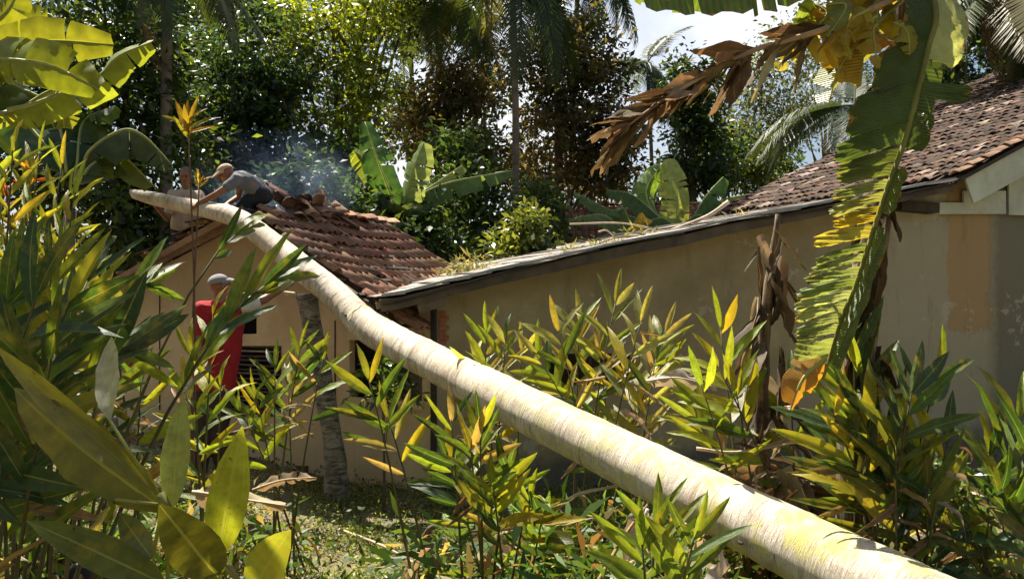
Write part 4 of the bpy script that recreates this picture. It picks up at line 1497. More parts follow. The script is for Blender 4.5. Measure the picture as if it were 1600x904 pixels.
# ------------------------------------------------------------------ banana plants
def banana_leaf(th, parent, pts, upv, wl, wr, hang=(25, 25), lobes=7, gap=.04, col=MID, mat='banana', seed=0, crumple=0.0, edgecol=None, name='leaf', jag=.12, hangj=10, midcol=(.30, .30, .08), mr=.014, tipw=.35):
    r = random.Random(seed)
    path = catmull(pts, 10)
    n = len(path) - 1
    def at(v):
        k = min(n - 1e-4, max(0, v * n)); i = int(k); t = k - i
        return path[i].lerp(path[i + 1], t), (path[min(n, i + 1)] - path[i]).normalized()
    prof = lambda v: min(1, (v / .12) ** .6) * (1 - max(0, (v - .6) / .4) ** 2 * (1 - tipw)) if v > 0 else .05
    V, F, U = [], [], []
    upv = Vector(upv)
    for sgn, W, hg in ((-1, wl, hang[0]), (1, wr, hang[1])):
        if W <= 0: continue
        cuts = sorted([0.03, 1.0] + [r.uniform(.06, .97) for _ in range(lobes - 1)])
        for a, b in zip(cuts[:-1], cuts[1:]):
            if b - a < .012: continue
            hh = R(hg + r.uniform(-hangj, hangj))
            lw = W * r.uniform(1 - jag, 1)
            sh = r.uniform(-.05, .05)
            rows = max(2, int((b - a) / .04) + 1)
            cur = r.uniform(.3, 1) * .5
            cr = [r.uniform(-1, 1) for _ in range(4)]
            o = len(V)
            NU = 5 if crumple else 4
            for j in range(rows + 1):
                tj = j / rows
                for k in range(NU):
                    u = k / (NU - 1)
                    g = gap * (b - a) * u * .5 + gap * .02 * u
                    v = (a + g) + (b - a - 2 * g) * tj
                    p, tg = at(v)
                    nn = (upv - tg * upv.dot(tg)).normalized()
                    sd = tg.cross(nn) * sgn
                    h2 = hh + cur * u * u
                    w = lw * prof(v)
                    q = p + sd * (w * u * math.cos(hh) ) - nn * (w * u * math.sin(h2)) + tg * (w * u * (.16 + sh))
                    if crumple:
                        s = crumple * u * W
                        q += Vector((noise.noise(q * 9 + Vector((seed, 0, 0))), noise.noise(q * 9 + Vector((0, seed, 3))), noise.noise(q * 8 + Vector((3, 1, seed))))) * s
                        q += sd * (-.35 * crumple * W * u * abs(math.sin(tj * 5 + cr[0] * 3)))
                    else:
                        q += nn * (.018 * math.sin(v * 60 + cr[1] * 3) * u) * min(1, W * 3)
                    V.append(q); U.append((.5 + sgn * u * .5, v))
            for j in range(rows):
                for k in range(NU - 1):
                    x = o + j * NU + k
                    F.append((x, x + 1, x + NU + 1, x + NU))
    lf = part(th, name, V, F, M[mat], True, U, color=col, parent=parent)
    rr = [mr * (1 - .8 * i / n) for i in range(n + 1)]
    V, F, _ = tube(path[::2] if n > 12 else path, rr[::2] if n > 12 else rr, 5)
    part(th, 'midrib', V, F, M['stem'], True, color=midcol, parent=lf)
    return lf

T = NT('banana_stem')
co = T.obj()
oc = T.n("ShaderNodeObjectInfo").outputs['Color']
fib = T.noise(1, T.mapping(co, (38, 38, 1.6)), 6, .7)
c = T.mix(T.ramp(fib, .4, .62), oc, (.30, .21, .12))
c = T.mix(T.ramp(T.noise(3, co, 5, .7), .5, .62), c, (.035, .025, .016))
T.l(c, T.b.inputs['Base Color']); T.b.inputs['Roughness'].default_value = .8
T.bump(fib, .9, .02)
M['pstem'] = T.m

def pseudostem(th, pts, r0, r1, col=(.16, .14, .05), name='pseudostem'):
    path = catmull(pts, 5)
    n = len(path)
    V, F, _ = tube(path, [r0 + (r1 - r0) * i / (n - 1) for i in range(n)], 12)
    V = [v + Vector((noise.noise(v * 7), noise.noise(v * 7 + Vector((9, 0, 0))), 0)) * .012 for v in V]
    return part(th, name, V, F, M['pstem'], True, color=col)

# tall banana whose long leaf hangs in front of the house
def hero_banana():
    D = 4.5
    base = G(1335, D)
    th = Thing('banana_plant', 'tall banana plant with one long torn leaf hanging before the tiled house', 'banana plant', base)
    pseudostem(th, [base, P(1338, 600, D), P(1360, 400, D), P(1395, 150, D + .05), P(1425, -70, D)], .10, .07, (.06, .042, .022))
    d = 4.25
    mid = [P(1440, -60, d + .1), P(1462, 20, d), P(1450, 75, d - .02), P(1432, 150, d - .03), P(1412, 226, d - .04), P(1385, 298, d - .05), P(1365, 358, d - .05), P(1335, 450, d - .05), P(1315, 497, d - .04), P(1287, 588, d)]
    up = Vector((.22, -.9, .42))
    yy = [-60, 20, 75, 150, 226, 298, 358, 450, 497, 588]
    def vy(y):
        for q in range(9):
            if y <= yy[q + 1]: return (q + (y - yy[q]) / (yy[q + 1] - yy[q])) / 9
        return 1.0
    # the half facing us hangs from the midrib in wide torn bands
    dk = (.040, .085, .018)  # shade put into the upper band colours, sunlight into the paler lower ones
    bands = [(-40, 60, .19, dk, 6), (60, 128, .26, dk, 6), (128, 190, .325, (.042, .09, .018), 2), (190, 227, .355, (.05, .10, .018), 2), (232, 256, .345, (.11, .16, .03), 1), (256.5, 277, .335, (.16, .21, .05), 1), (281, 300, .32, (.30, .36, .14), 2), (300.5, 318, .29, (.34, .36, .12), 2),
             (323, 336, .17, (.40, .34, .03), 2), (337, 351, .21, (.58, .44, .03), 2), (353, 378, .31, (.52, .47, .08), 1), (380, 396, .30, (.24, .32, .09), 2), (397, 413, .31, (.34, .42, .17), 2), (415, 431, .30, (.30, .39, .15), 2), (432, 449, .30, (.22, .31, .09), 2),
             (451, 469, .28, (.42, .5, .26), 2), (470, 490, .27, (.36, .44, .2), 2), (492, 509, .26, (.36, .44, .2), 2), (510, 528, .245, (.32, .40, .17), 2), (530, 556, .22, (.28, .36, .13), 1)]
    bands = [(vy(a), vy(b - (3.6 if a > 220 else 0)), w, c_, l_) for a, b, w, c_, l_ in bands]
    full = catmull(mid, 24); N = len(full) - 1
    for i, (a, b, w, col, lb) in enumerate(bands):
        seg = [full[min(N, int(round((a + (b - a) * k / 4) * N)))] for k in range(5)]
        lf = banana_band(th, th.o, seg, up if i < 4 else Vector((.15, -1, -.05)), w, col, i)
    # the other half, mostly folded behind
    for i, (a, b, w, col, upx) in enumerate([(.06, .25, .165, (.48, .56, .28), Vector((-.30, -.85, .5))), (.30, .335, .24, (.05, .10, .02), Vector((-.25, -.5, .85))), (.37, .45, .11, (.06, .11, .02), Vector((-.4, -.9, .2))),  # first piece paler, sunlight put into its colour
                                           (.50, .62, .10, (.10, .15, .03), Vector((-.8, -.6, .2))), (.66, .97, .10, (.10, .15, .03), Vector((-.8, -.6, .1)))]):
        seg = [full[min(N, int(round((a + (b - a) * k / 4) * N)))] for k in range(5)]
        banana_band(th, th.o, seg, upx, -w, col, 40 + i)
    V, F, _ = tube(full, [.02 * (1 - .6 * i / N) for i in range(N + 1)], 6)
    part(th, 'midrib', V, F, M['stem'], True, color=(.16, .16, .035))
    # leaves over the top of the frame
    banana_leaf(th, th.o, [P(1425, -70, 4.4), P(1300, -70, 4.2), P(1150, -45, 4.0), P(1000, -12, 3.9)], (0, -.3, 1), .22, .22, (60, 30), 9, .1, (.10, .16, .02), seed=3)
    banana_leaf(th, th.o, [P(1420, -60, 4.4), P(1340, -10, 4.25), P(1290, 30, 4.2), P(1240, 75, 4.15)], (.2, -.5, 1), .20, .20, (60, 55), 6, .25, (.50, .38, .03), seed=5, edgecol=1, hangj=25)
    banana_leaf(th, th.o, [P(1420, -60, 4.4), P(1370, 0, 4.3), P(1352, 60, 4.28), P(1345, 135, 4.25)], (.6, -.6, .4), .16, .22, (45, 55), 5, .3, (.46, .30, .03), seed=6, hangj=25)
    banana_leaf(th, th.o, [P(1410, 0, 4.4), P(1345, 60, 4.3), P(1310, 110, 4.28), P(1295, 160, 4.25)], (.3, -.7, .5), .14, .14, (50, 60), 4, .3, (.30, .32, .05), seed=9, hangj=20)
    banana_leaf(th, th.o, [P(1425, -60, 4.5), P(1440, 20, 4.6), P(1430, 120, 4.7), P(1425, 200, 4.7)], (-.5, -.7, .4), .15, .17, (20, 40), 5, .1, (.04, .085, .015), seed=10)
    # the withered leaf drooping out to one side
    dr = [P(1415, -10, 4.35), P(1290, 45, 4.1), P(1180, 78, 3.95), P(1095, 122, 3.85), P(1020, 168, 3.8), P(958, 214, 3.75)]
    drp = catmull(dr, 8); nd = len(drp) - 1
    V, F, _ = tube(drp, [.018 * (1 - .75 * i / nd) for i in range(nd + 1)], 6)
    wr_ = part(th, 'withered_leaf', V, F, M['wood'], True, color=(.32, .21, .11))
    for k in range(54):
        v = rnd.uniform(.12, 1) ** .85
        q = drp[min(nd - 1, int(v * nd))]; tg = (drp[min(nd, int(v * nd) + 1)] - q).normalized()
        d = tg * rnd.uniform(.3, .9) + Vector((rnd.uniform(-.5, .1), rnd.uniform(-.5, .4), rnd.uniform(-1.0, .45)))
        L_ = rnd.uniform(.16, .38) * (1.15 - .35 * v)
        leaf_inst(th, wr_, q, d, Vector((rnd.uniform(-.6, .6), -1, rnd.uniform(-.3, .8))), L_, rnd.uniform(.3, .8), pick([((.20, .13, .075), 4), ((.32, .21, .12), 4), ((.12, .075, .045), 2), ((.48, .36, .23), 2)]), name='torn_strip', me=rnd.choice(DRYW))
    # brown and orange sheath leaf at the foot of the long leaf
    banana_leaf(th, th.o, [P(1290, 560, 4.2), P(1255, 590, 4.15), P(1235, 640, 4.15)], (.2, -1, .3), .10, .09, (20, 30), 3, .15, (.48, .22, .03), 'banana', 21, .2, name='withered_leaf')
    for k in range(26):
        a = P(1350 + rnd.uniform(-30, 34), 310 + rnd.uniform(0, 430), D - rnd.uniform(.05, .14))
        d = Vector((rnd.uniform(-.35, .35), rnd.uniform(-.3, .1), -1))
        leaf_inst(th, th.o, a, d, Vector((rnd.uniform(-.6, .6), -1, 0)), rnd.uniform(.25, .5), rnd.uniform(.5, .9), pick([((.06, .04, .022), 4), ((.11, .07, .035), 3), ((.24, .16, .09), .7)]), name='withered_leaf', me=rnd.choice(DRYW))
    for k in range(20):          # yellowed torn lobes about the crown
        a = P(1270 + rnd.uniform(-30, 130), rnd.uniform(-10, 60), 4.25 + rnd.uniform(-.1, .15))
        b = a + Vector((rnd.uniform(-.16, .10), rnd.uniform(-.08, .05), -rnd.uniform(.03, .10)))
        c = b + Vector((rnd.uniform(-.14, .04), -.02, -rnd.uniform(.08, .22)))
        banana_leaf(th, th.o, [a, b, c], (.2, -1, .0), .075, .08, (5, 10), 4, .3, pick([((.65, .5, .04), 4), ((.62, .30, .03), 2), ((.26, .36, .07), 3), ((.5, .46, .07), 3)]), 'banana', 400 + k, name='leaf', mr=.008, tipw=.05, jag=.4, hangj=25)

def banana_band(th, parent, seg, up, w, col, seed):
    """one torn band of a leaf: runs out sideways from the midrib, with a slack outer edge"""
    r = random.Random(seed)
    up = Vector(up)
    path = catmull(seg, 4)
    V, F, U = [], [], []
    NU = 9
    n = len(path)
    sgn = 1 if w > 0 else -1
    w = abs(w)
    e = [1 + .03 * math.sin(q * .9 + seed) + r.uniform(-.012, .012) for q in range(n)]
    drop = r.uniform(.02, .10)
    for i, p in enumerate(path):
        tg = (path[min(n - 1, i + 1)] - path[max(0, i - 1)]).normalized()
        nn = (up - tg * up.dot(tg)).normalized()
        sd = tg.cross(nn)
        sd = sd * (-1 if sd.x > 0 else 1) * sgn
        flat = Vector((sd.x, sd.y, -.10 + sd.z * .12)).normalized()
        t = i / (n - 1)
        ends = 1 - .22 * abs(2 * t - 1) ** 6
        for k in range(NU):
            u = k / (NU - 1)
            dirv = sd.lerp(flat, min(1, u * 3) ** .6).normalized()
            q = p + dirv * (w * u * e[i] * ends) + Vector((0, 0, -drop * u * u * w * 2)) + nn * (.05 * math.sin(u * 2.6 + seed) * u + .012 * math.sin(u * 14 + i * 1.3 + seed) * u - .10 * u * u * w)
            q.z += (t - .5) * (-.02) * u
            V.append(q); U.append((.5 - sgn * u * .5, seed * .37 + t * (seg[0] - seg[-1]).length * 2.2))
    for i in range(n - 1):
        for k in range(NU - 1):
            x = i * NU + k
            F.append((x, x + 1, x + NU + 1, x + NU))
    return part(th, 'leaf', V, F, M['banana'], True, U, color=col, parent=parent)
hero_banana()

def dead_banana():
    D = 5.3
    base = G(1195, D)
    th = Thing('withered_banana', 'dead brown banana stem with shrivelled hanging leaves before the grey wall', 'banana plant', base)
    pseudostem(th, [base, P(1190, 640, D), P(1195, 520, D), P(1205, 420, D), P(1216, 335, D)], .06, .018, (.075, .05, .03))
    top = P(1214, 330, D)
    for k in range(34):
        a = P(1205 + rnd.uniform(-24, 26), 345 + 320 * rnd.random() ** 1.1, D - rnd.uniform(-.05, .15))
        d = Vector((rnd.uniform(-.55, .55), rnd.uniform(-.5, .2), rnd.uniform(-1.2, -.1)))
        leaf_inst(th, th.o, a, d, Vector((rnd.uniform(-.6, .6), -1, rnd.uniform(-.3, .8))), rnd.uniform(.25, .6), rnd.uniform(.3, .7), pick([((.10, .07, .045), 4), ((.20, .14, .09), 3), ((.42, .35, .27), 1.5)]), name='withered_leaf', me=rnd.choice(DRYW))
    for k in range(150):
        a = G(1140 + rnd.uniform(0, 220), D - rnd.uniform(-.2, .55), .05 + .9 * rnd.random() ** 1.2)
        d = Vector((rnd.uniform(-1, 1), rnd.uniform(-.7, .4), rnd.uniform(-1.0, .3)))
        leaf_inst(th, th.o, a, d, Vector((rnd.uniform(-.6, .6), -1, rnd.uniform(-.2, 1))), rnd.uniform(.25, .6), rnd.uniform(.3, .8), pick(DRYPAL), name='withered_leaf', me=rnd.choice(DRYW))
dead_banana()

def far_banana(label, d, bx, stem_top, leaves, w, sc=1.0, mat='banana_far', zbase=None):
    base = G(bx, d) if zbase is None else Vector(((bx - 800) / FPX * d, d, zbase))
    th = Thing('banana_plant', label, 'banana plant', base)
    top = P(stem_top[0], stem_top[1], d)
    pseudostem(th, [base, base.lerp(top, .5), top], .12 * sc, .06 * sc, (.15, .14, .05))
    for i, (pts, col, hg, up) in enumerate(leaves):
        pp = [P(x, y, d + dd) for (x, y, dd) in pts]
        ww = w * rnd.uniform(.85, 1.1)
        banana_leaf(th, th.o, [top.lerp(pp[0], .6)] + pp, up, ww, ww, hg, 6, .10, jit(col, .15), mat, int(d * 10) + i, midcol=(.30, .33, .12), mr=.022 * sc)
    return th
U = (0, -.35, 1); Fc = (0, -1, .25)
far_banana('wide-leaved banana plant glowing yellow-green in the upper corner', 6.0, -70, (-60, 190),
           [([(-30, 100, 0), (60, 66, 0), (178, 70, -.1)], (.26, .33, .03), (-10, -10), (0, -1, -.05)),
            ([(-30, 95, 0), (70, 100, -.3), (155, 140, -.4)], (.24, .30, .03), (5, -5), (0, -1, -.05)),
            ([(60, 160, 0), (150, 122, -.1), (185, 88, -.1), (236, 66, -.1)], (.20, .28, .035), (60, 5), (.2, -1, .0)),
            ([(-40, 60, .2), (10, 20, .2), (30, -20, .2)], (.28, .34, .03), (0, 0), (0, -1, -.05)),
            ([(-20, 80, .4), (40, 40, .4), (75, 30, .4)], (.25, .30, .03), (0, 0), (0, -1, -.05)),
            ([(-30, 120, .3), (10, 128, .3), (36, 140, .3)], (.10, .15, .06), (20, 20), (0, -.6, .8)),
            ([(-20, 130, .6), (60, 150, .5), (85, 200, .5)], (.05, .09, .03), (20, 30), U),
            ([(-20, 60, .9), (60, 20, .9), (100, 40, .9)], (.08, .13, .09), (40, 40), U),
            ([(30, 170, .3), (90, 140, .3), (100, 200, .3)], (.28, .27, .03), (30, 30), U)], .19, .9)
far_banana('shaded banana plant with drooping grey-green leaf behind the roof men\'s trunk end', 9.6, 90, (110, 330),
           [([(140, 235, 0), (190, 203, 0), (225, 212, 0), (268, 256, 0)], (.09, .14, .08), (35, 60), U),
            ([(140, 260, 0), (185, 240, .2), (240, 290, .2)], (.13, .17, .025), (40, 50), U),
            ([(100, 230, 0), (95, 170, .2), (150, 130, .2)], (.05, .10, .03), (20, 20), U),
            ([(90, 250, 0), (40, 190, .2), (20, 170, .2)], (.05, .10, .03), (30, 20), U),
            ([(120, 260, 0), (130, 190, .3), (180, 165, .3)], (.07, .12, .04), (30, 20), U)], .30, 1)
far_banana('banana plant with upright pale leaf just behind the small tiled roof', 14.5, 622, (622, 372),
           [([(612, 310, 0), (592, 255, 0), (570, 190, .2)], (0.085, 0.160, 0.045), (15, 15), (.2, -1, .2)),
            ([(630, 320, 0), (643, 270, -.1), (662, 222, -.1)], (0.289, 0.368, 0.135), (20, 10), (-.5, -1, .3)),  # sunlit paleness put into this leaf's colour
            ([(636, 322, 0), (690, 288, 0), (800, 266, .2)], (0.119, 0.192, 0.053), (10, 65), U),
            ([(634, 318, 0), (675, 290, .1), (722, 258, .3)], (0.221, 0.304, 0.090), (20, 40), U),
            ([(610, 340, 0), (585, 328, -.1), (545, 314, -.2)], (0.510, 0.432, 0.255), (80, 80), U),
            ([(610, 315, 0), (575, 285, .1), (548, 300, .1)], (0.102, 0.176, 0.045), (40, 50), U),
            ([(605, 300, .3), (570, 250, .4), (552, 235, .4)], (0.272, 0.352, 0.045), (30, 30), (0, -.9, .4))], .34, 1)
far_banana('banana plant with bright upright leaf behind the lean-to roof', 17.5, 1052, (1052, 385),
           [([(1056, 350, 0), (1058, 300, 0), (1046, 248, .1)], (0.340, 0.416, 0.150), (20, 20), (0, -1, .25)),  # brightness of the lit leaf put into its colour
            ([(1040, 350, 0), (990, 305, 0), (948, 296, .1)], (0.119, 0.208, 0.045), (35, 50), U),
            ([(1035, 352, 0), (960, 330, -.2), (898, 300, -.2)], (0.153, 0.240, 0.060), (20, 45), U),
            ([(1030, 350, 0), (1010, 300, .4), (1032, 258, .5)], (0.170, 0.272, 0.045), (30, 20), (.3, -.9, .4)),
            ([(1075, 355, 0), (1100, 310, 0), (1130, 276, .1)], (0.119, 0.208, 0.045), (30, 30), U),
            ([(1080, 358, 0), (1120, 316, 0), (1186, 300, 0)], (0.204, 0.288, 0.090), (25, 55), U),
            ([(1060, 360, 0), (1090, 335, -.3), (1110, 350, -.4)], (0.102, 0.176, 0.045), (30, 40), U)], .36, 1)
far_banana('low banana plant spreading flat leaves beside the shed roof', 16.5, 990, (990, 385),
           [([(975, 360, 0), (940, 335, 0), (888, 342, 0)], (0.170, 0.256, 0.068), (20, 50), U),
            ([(985, 355, 0), (975, 325, 0), (955, 330, .1)], (0.136, 0.224, 0.060), (30, 40), U),
            ([(995, 355, 0), (1030, 340, 0), (1050, 350, 0)], (0.119, 0.192, 0.045), (30, 40), U),
            ([(985, 360, 0), (998, 335, -.1), (1004, 332, -.1)], (0.850, 0.640, 0.060), (30, 40), U),
            ([(980, 365, 0), (950, 365, -.2), (930, 375, -.2)], (0.085, 0.160, 0.045), (30, 40), U)], .28, .8)
# ------------------------------------------------------------------ palms
def frond_mesh(name, seed, pairs=44, droop=.55, hang=.6, ll=.30, wd=.020, ragged=.1):
    r = random.Random(seed)
    V, F = [], []
    def pos(v): return Vector((0, v * (1 - .22 * droop * v), .10 * v - droop * .62 * v * v))
    path = [pos(i / 10) for i in range(11)]
    TVv, TFf, _ = tube(path, [.011 * (1 - .85 * i / 10) for i in range(11)], 4)
    V += TVv; F += TFf
    for i in range(pairs):
        v = .14 + .86 * i / (pairs - 1)
        p = pos(v); tg = (pos(min(1, v + .02)) - pos(v - .02)).normalized()
        up = Vector((1, 0, 0)).cross(tg)
        l = ll * (math.sin(math.pi * (.18 + .74 * v)) ** .8) * r.uniform(.85, 1.1)
        for s in (-1, 1):
            if r.random() < ragged: continue
            h = hang * r.uniform(.6, 1.3)
            d1 = (Vector((s, 0, 0)) * .8 + tg * (.35 + .5 * v) + up * (.25 - .3 * h)).normalized()
            d2 = (d1 + Vector((0, 0, -1)) * (h * 1.5)).normalized()
            q1 = p + d1 * l * .45; q2 = q1 + d2 * l * .55
            wv = tg * (wd * .5)
            o = len(V)
            V += [p - wv, p + wv, q1 + wv, q1 - wv, q2]
            F += [(o, o + 1, o + 2, o + 3), (o + 3, o + 2, o + 4)]
    return mk_mesh(name, V, F, M['palm'], False)
FROND = [frond_mesh('palm_frond', i, 66, d, h, l, .013) for i, (d, h, l) in enumerate([(.5, .5, .28), (.8, .8, .30), (1.1, 1.0, .30), (.25, .35, .26)])]
DEADF = frond_mesh('dead_palm_frond', 9, 60, 1.3, 1.6, .28, .010, .25)
YOUNGF = [frond_mesh('young_palm_frond', 30 + i, 64, d, .35, .24, .015, .05) for i, d in enumerate((.15, .3, .5))]

def palm(label, base, top, L, n, pal, rad=.13, lean=None, elev=(-35, 65), meshes=None, dead=3, spec=None, name='coconut_palm', aim=None):
    base, top = Vector(base), Vector(top)
    th = Thing(name, label, 'palm', base)
    mid = base.lerp(top, .5) + (lean or Vector((0, 0, 0)))
    path = catmull([base, mid, top], 7)
    k = len(path)
    V, F, _ = tube(path, [rad * (1.25 - .5 * smooth(0, .15, i / k) - .15 * i / k) * (1 + .04 * (i % 2)) for i in range(k)], 10)
    part(th, 'trunk', V, F, M['palm_bark'], True)
    meshes = meshes or FROND
    dirs = []
    for i in range(n):
        a = i * 2.399 + rnd.uniform(-.25, .25)
        e = R(elev[0] + (elev[1] - elev[0]) * ((i * .618) % 1))
        dirs.append((Vector((math.cos(a) * math.cos(e), math.sin(a) * math.cos(e), math.sin(e))), L * rnd.uniform(.85, 1.1)))
    for d, l in (spec or []): dirs.append((Vector(d).normalized(), l))
    for i, (d, l) in enumerate(dirs):
        me = meshes[i % len(meshes)]
        m = frame_M(top, d, Vector((0, 0, 1)) + Vector((rnd.uniform(-.3, .3), rnd.uniform(-.3, .3), 0)), l)
        put('frond', me, th.o, th.inv @ m, pick(pal))
    for i in range(dead):
        a = rnd.uniform(0, 6.28)
        m = frame_M(top - Vector((0, 0, .1)), Vector((math.cos(a), math.sin(a), -.9)), Vector((math.cos(a), math.sin(a), .5)), L * .8)
        put('dead_frond', DEADF, th.o, th.inv @ m, jit((.26, .18, .10)))
    return th
PALG = [((.045, .075, .02), 4), ((.07, .10, .025), 3), ((.12, .14, .03), 1.5)]
PALB = [((.04, .065, .025), 4), ((.065, .09, .035), 3), ((.11, .13, .05), 2)]
palm('coconut palm with slim pale trunk rising straight up mid-picture', G(792, 19), P(800, -70, 19), 3.6, 15, PALG, .12, Vector((.15, 0, 0)), (-50, 40), dead=2)
palm('dark coconut palm with leaning frond-hung head above the bright sky gap', G(700, 23), P(690, -20, 23), 4.0, 16, PALG, .14, Vector((-.2, 0, 0)), (-45, 45), dead=2)
palm('coconut palm with bushy head at the top edge over the dense dark tree', G(255, 13), P(262, -70, 13), 2.4, 15, PALG, .13, None, (-30, 50), dead=1)
palm('slender far palm seen against the white sky beyond the hanging withered leaf', G(1020, 30), P(1012, 98, 30), 2.6, 15, PALG, .11, Vector((.1, 0, 0)), (-55, 60), dead=2)
palm('shaggy palm with grey drooping fronds behind the ridge of the big roof', G(1330, 21), P(1335, 165, 21), 3.2, 24, PALB, .16, None, (-60, 50), dead=2)
palm('palm with hanging tawny fronds in the top corner above the big roof', G(1575, 17), P(1585, -60, 17), 3.4, 15, [((.16, .13, .05), 3), ((.07, .09, .025), 3), ((.25, .19, .09), 2)], .16, None, (-75, 20), dead=6)
palm('far palm whose fronds hang into the top edge beside the white sky gap', G(880, 27), P(905, -80, 27), 4.0, 14, PALG, .13, None, (-45, 40), dead=1)
palm('young palm with tall upright fronds behind the upright banana leaf', G(612, 16.5), G(612, 16.5, 1.1), 3.7, 11, [((.09, .14, .06), 3), ((.14, .19, .08), 3), ((.22, .26, .12), 1)], .18, None, (48, 82), YOUNGF, 0, name='young_palm')
palm('young palm with feathery arching fronds near the centre trunk', G(830, 18.5), G(830, 18.5, .8), 3.4, 10, [((.18, .22, .06), 3), ((.11, .15, .04), 3), ((.30, .27, .14), 1.5)], .18, None, (25, 80), YOUNGF, 1, name='young_palm')
palm('young palm lit in front of the airy trees beside the big roof', G(1150, 22), G(1150, 22, 1.6), 2.6, 9, [((.16, .19, .06), 3), ((.09, .13, .04), 3)], .15, None, (20, 80), YOUNGF, 1, name='young_palm')
palm('small palm in deep shade behind the smoke', G(470, 15), G(470, 15, .9), 2.2, 8, [((.03, .055, .03), 3), ((.05, .08, .04), 2)], .15, None, (25, 75), YOUNGF, 0, name='young_palm')

# ------------------------------------------------------------------ broadleaf trees
def crown_np(ells, size, pal, clump_r=.42, per=42, seed=0, up=.5, aspect=.45):
    g = np.random.default_rng(seed)
    Vs, Cs = [], []
    pc = np.array([c for c, _ in pal]); pw = np.array([w for _, w in pal], float); pw /= pw.sum()
    tips = []
    for (c, rad, count) in ells:
        c = np.array(c); rad = np.array(rad)
        nk = max(3, count // per)
        u = g.normal(size=(nk, 3)); u /= np.linalg.norm(u, axis=1)[:, None]
        rr = g.random(nk) ** .45
        cen = c + u * rad * rr[:, None]
        for kk in range(nk):
            cr = clump_r * g.uniform(.55, 1.25)
            m = int(per * g.uniform(.6, 1.4))
            p = cen[kk] + g.normal(size=(m, 3)) * cr * np.array([.6, .6, .38])
            base = pc[g.choice(len(pc), p=pw)] * g.uniform(.75, 1.25)
            L = size * g.uniform(.6, 1.3, m)
            d = p - cen[kk]; d[:, 2] -= .25 * cr
            d = d / (np.linalg.norm(d, axis=1)[:, None] + 1e-6) + g.normal(size=(m, 3)) * .6
            d /= np.linalg.norm(d, axis=1)[:, None]
            nn = g.normal(size=(m, 3)) * .6 + np.array([0, -.2, up])
            s = np.cross(d, nn); s /= (np.linalg.norm(s, axis=1)[:, None] + 1e-6)
            n2 = np.cross(s, d)
            L = L[:, None]
            v = np.stack([p, p + d * L * .5 + s * L * aspect * .5 + n2 * L * .06, p + d * L - n2 * L * .10, p + d * L * .5 - s * L * aspect * .5 + n2 * L * .06], 1)
            Vs.append(v.reshape(-1, 3))
            col = np.ones((m, 4, 4)); col[:, :, :3] = (base[None, :] * g.uniform(.7, 1.3, (m, 1)))[:, None, :]
            Cs.append(col.reshape(-1, 4))
            tips.append(cen[kk])
    V = np.concatenate(Vs); C = np.concatenate(Cs)
    n = len(V) // 4
    F = np.arange(n * 4).reshape(n, 4)
    return V, F, C, tips

def tree(label, base, top, ells, size, pal, rad=.12, seed=0, per=42, clump_r=.42, limbs=14, name='broadleaf_tree', cat='tree', aspect=.45, trunkmat='bark'):
    base, top = Vector(base), Vector(top)
    th = Thing(name, label, cat, base)
    V, F, C, tips = crown_np(ells, size, pal, clump_r, per, seed, aspect=aspect)
    V = V - np.array(base)
    put('crown', np_mesh('crown', V, F, M['crown'], C), th.o)
    mb = MB()
    r = random.Random(seed)
    path = catmull([base, base.lerp(top, .5) + Vector((r.uniform(-.2, .2), 0, 0)), top], 5)
    v, f, _ = tube(path, [rad * (1.15 - .85 * i / (len(path) - 1)) for i in range(len(path))], 8)
    mb.add(v, f)
    for i in range(min(limbs, len(tips))):
        t = Vector(tips[r.randrange(len(tips))])
        k = r.randint(len(path) // 3, len(path) - 1)
        a = path[k]
        m = a.lerp(t, .5) + Vector((0, 0, .12 * (t - a).length))
        v, f, _ = tube(catmull([a, m, t], 3), [rad * .38 * (1 - .8 * q / 6) for q in range(7)], 5)
        mb.add(v, f)
    part(th, 'trunk' if name != 'shrub' else 'stems', mb.V, mb.F, M[trunkmat], True)
    return th

def E(px, py, d, rx, ry, count, rz=None):
    """a lobe of foliage: place, half-width and half-height in picture units at that distance"""
    c = P(px, py, d)
    return (tuple(c), (rx / FPX * d, rz or rx / FPX * d, ry / FPX * d), count)
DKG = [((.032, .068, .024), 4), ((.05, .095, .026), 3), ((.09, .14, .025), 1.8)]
YGR = [((.24, .31, .03), 4), ((.12, .18, .025), 3), ((.34, .38, .04), 2)]
BRZ = [((.15, .12, .045), 4), ((.21, .16, .055), 3), ((.08, .095, .03), 4), ((.28, .20, .06), 1)]
MGR = [((.08, .13, .03), 4), ((.12, .17, .035), 3), ((.045, .085, .024), 3)]
AIR = [((.10, .13, .05), 4), ((.07, .10, .04), 3), ((.15, .17, .07), 2)]

tree('dense dark glossy tree standing behind the men on the roof', G(420, 17.5), P(420, 120, 17.5),
     [E(400, 110, 17.5, 95, 110, 4200), E(350, 210, 17, 85, 90, 3600), E(480, 260, 17, 80, 90, 3000), E(420, 330, 17, 110, 70, 2600), E(300, 120, 18, 70, 100, 2600)], .19, DKG, .17, 1)
tree('bright yellow-green tree crown above the dense dark tree', G(520, 19), P(520, 40, 19),
     [E(480, 60, 19, 75, 80, 2600), E(560, 150, 19, 60, 75, 2000), E(440, 140, 18.6, 60, 60, 1500), E(580, 10, 19.5, 70, 50, 1600), E(545, 230, 18.6, 70, 70, 1600)], .17, YGR, .14, 2)
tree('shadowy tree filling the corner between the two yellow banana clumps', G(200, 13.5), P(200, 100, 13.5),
     [E(150, 60, 13.5, 130, 90, 3000), E(220, 180, 13.3, 100, 110, 3200), E(80, 250, 13, 110, 120, 3000), E(200, 330, 13, 120, 90, 2600), E(20, 120, 13.5, 90, 120, 2200)], .17, DKG + [((.12, .17, .02), 1.2)], .15, 3)
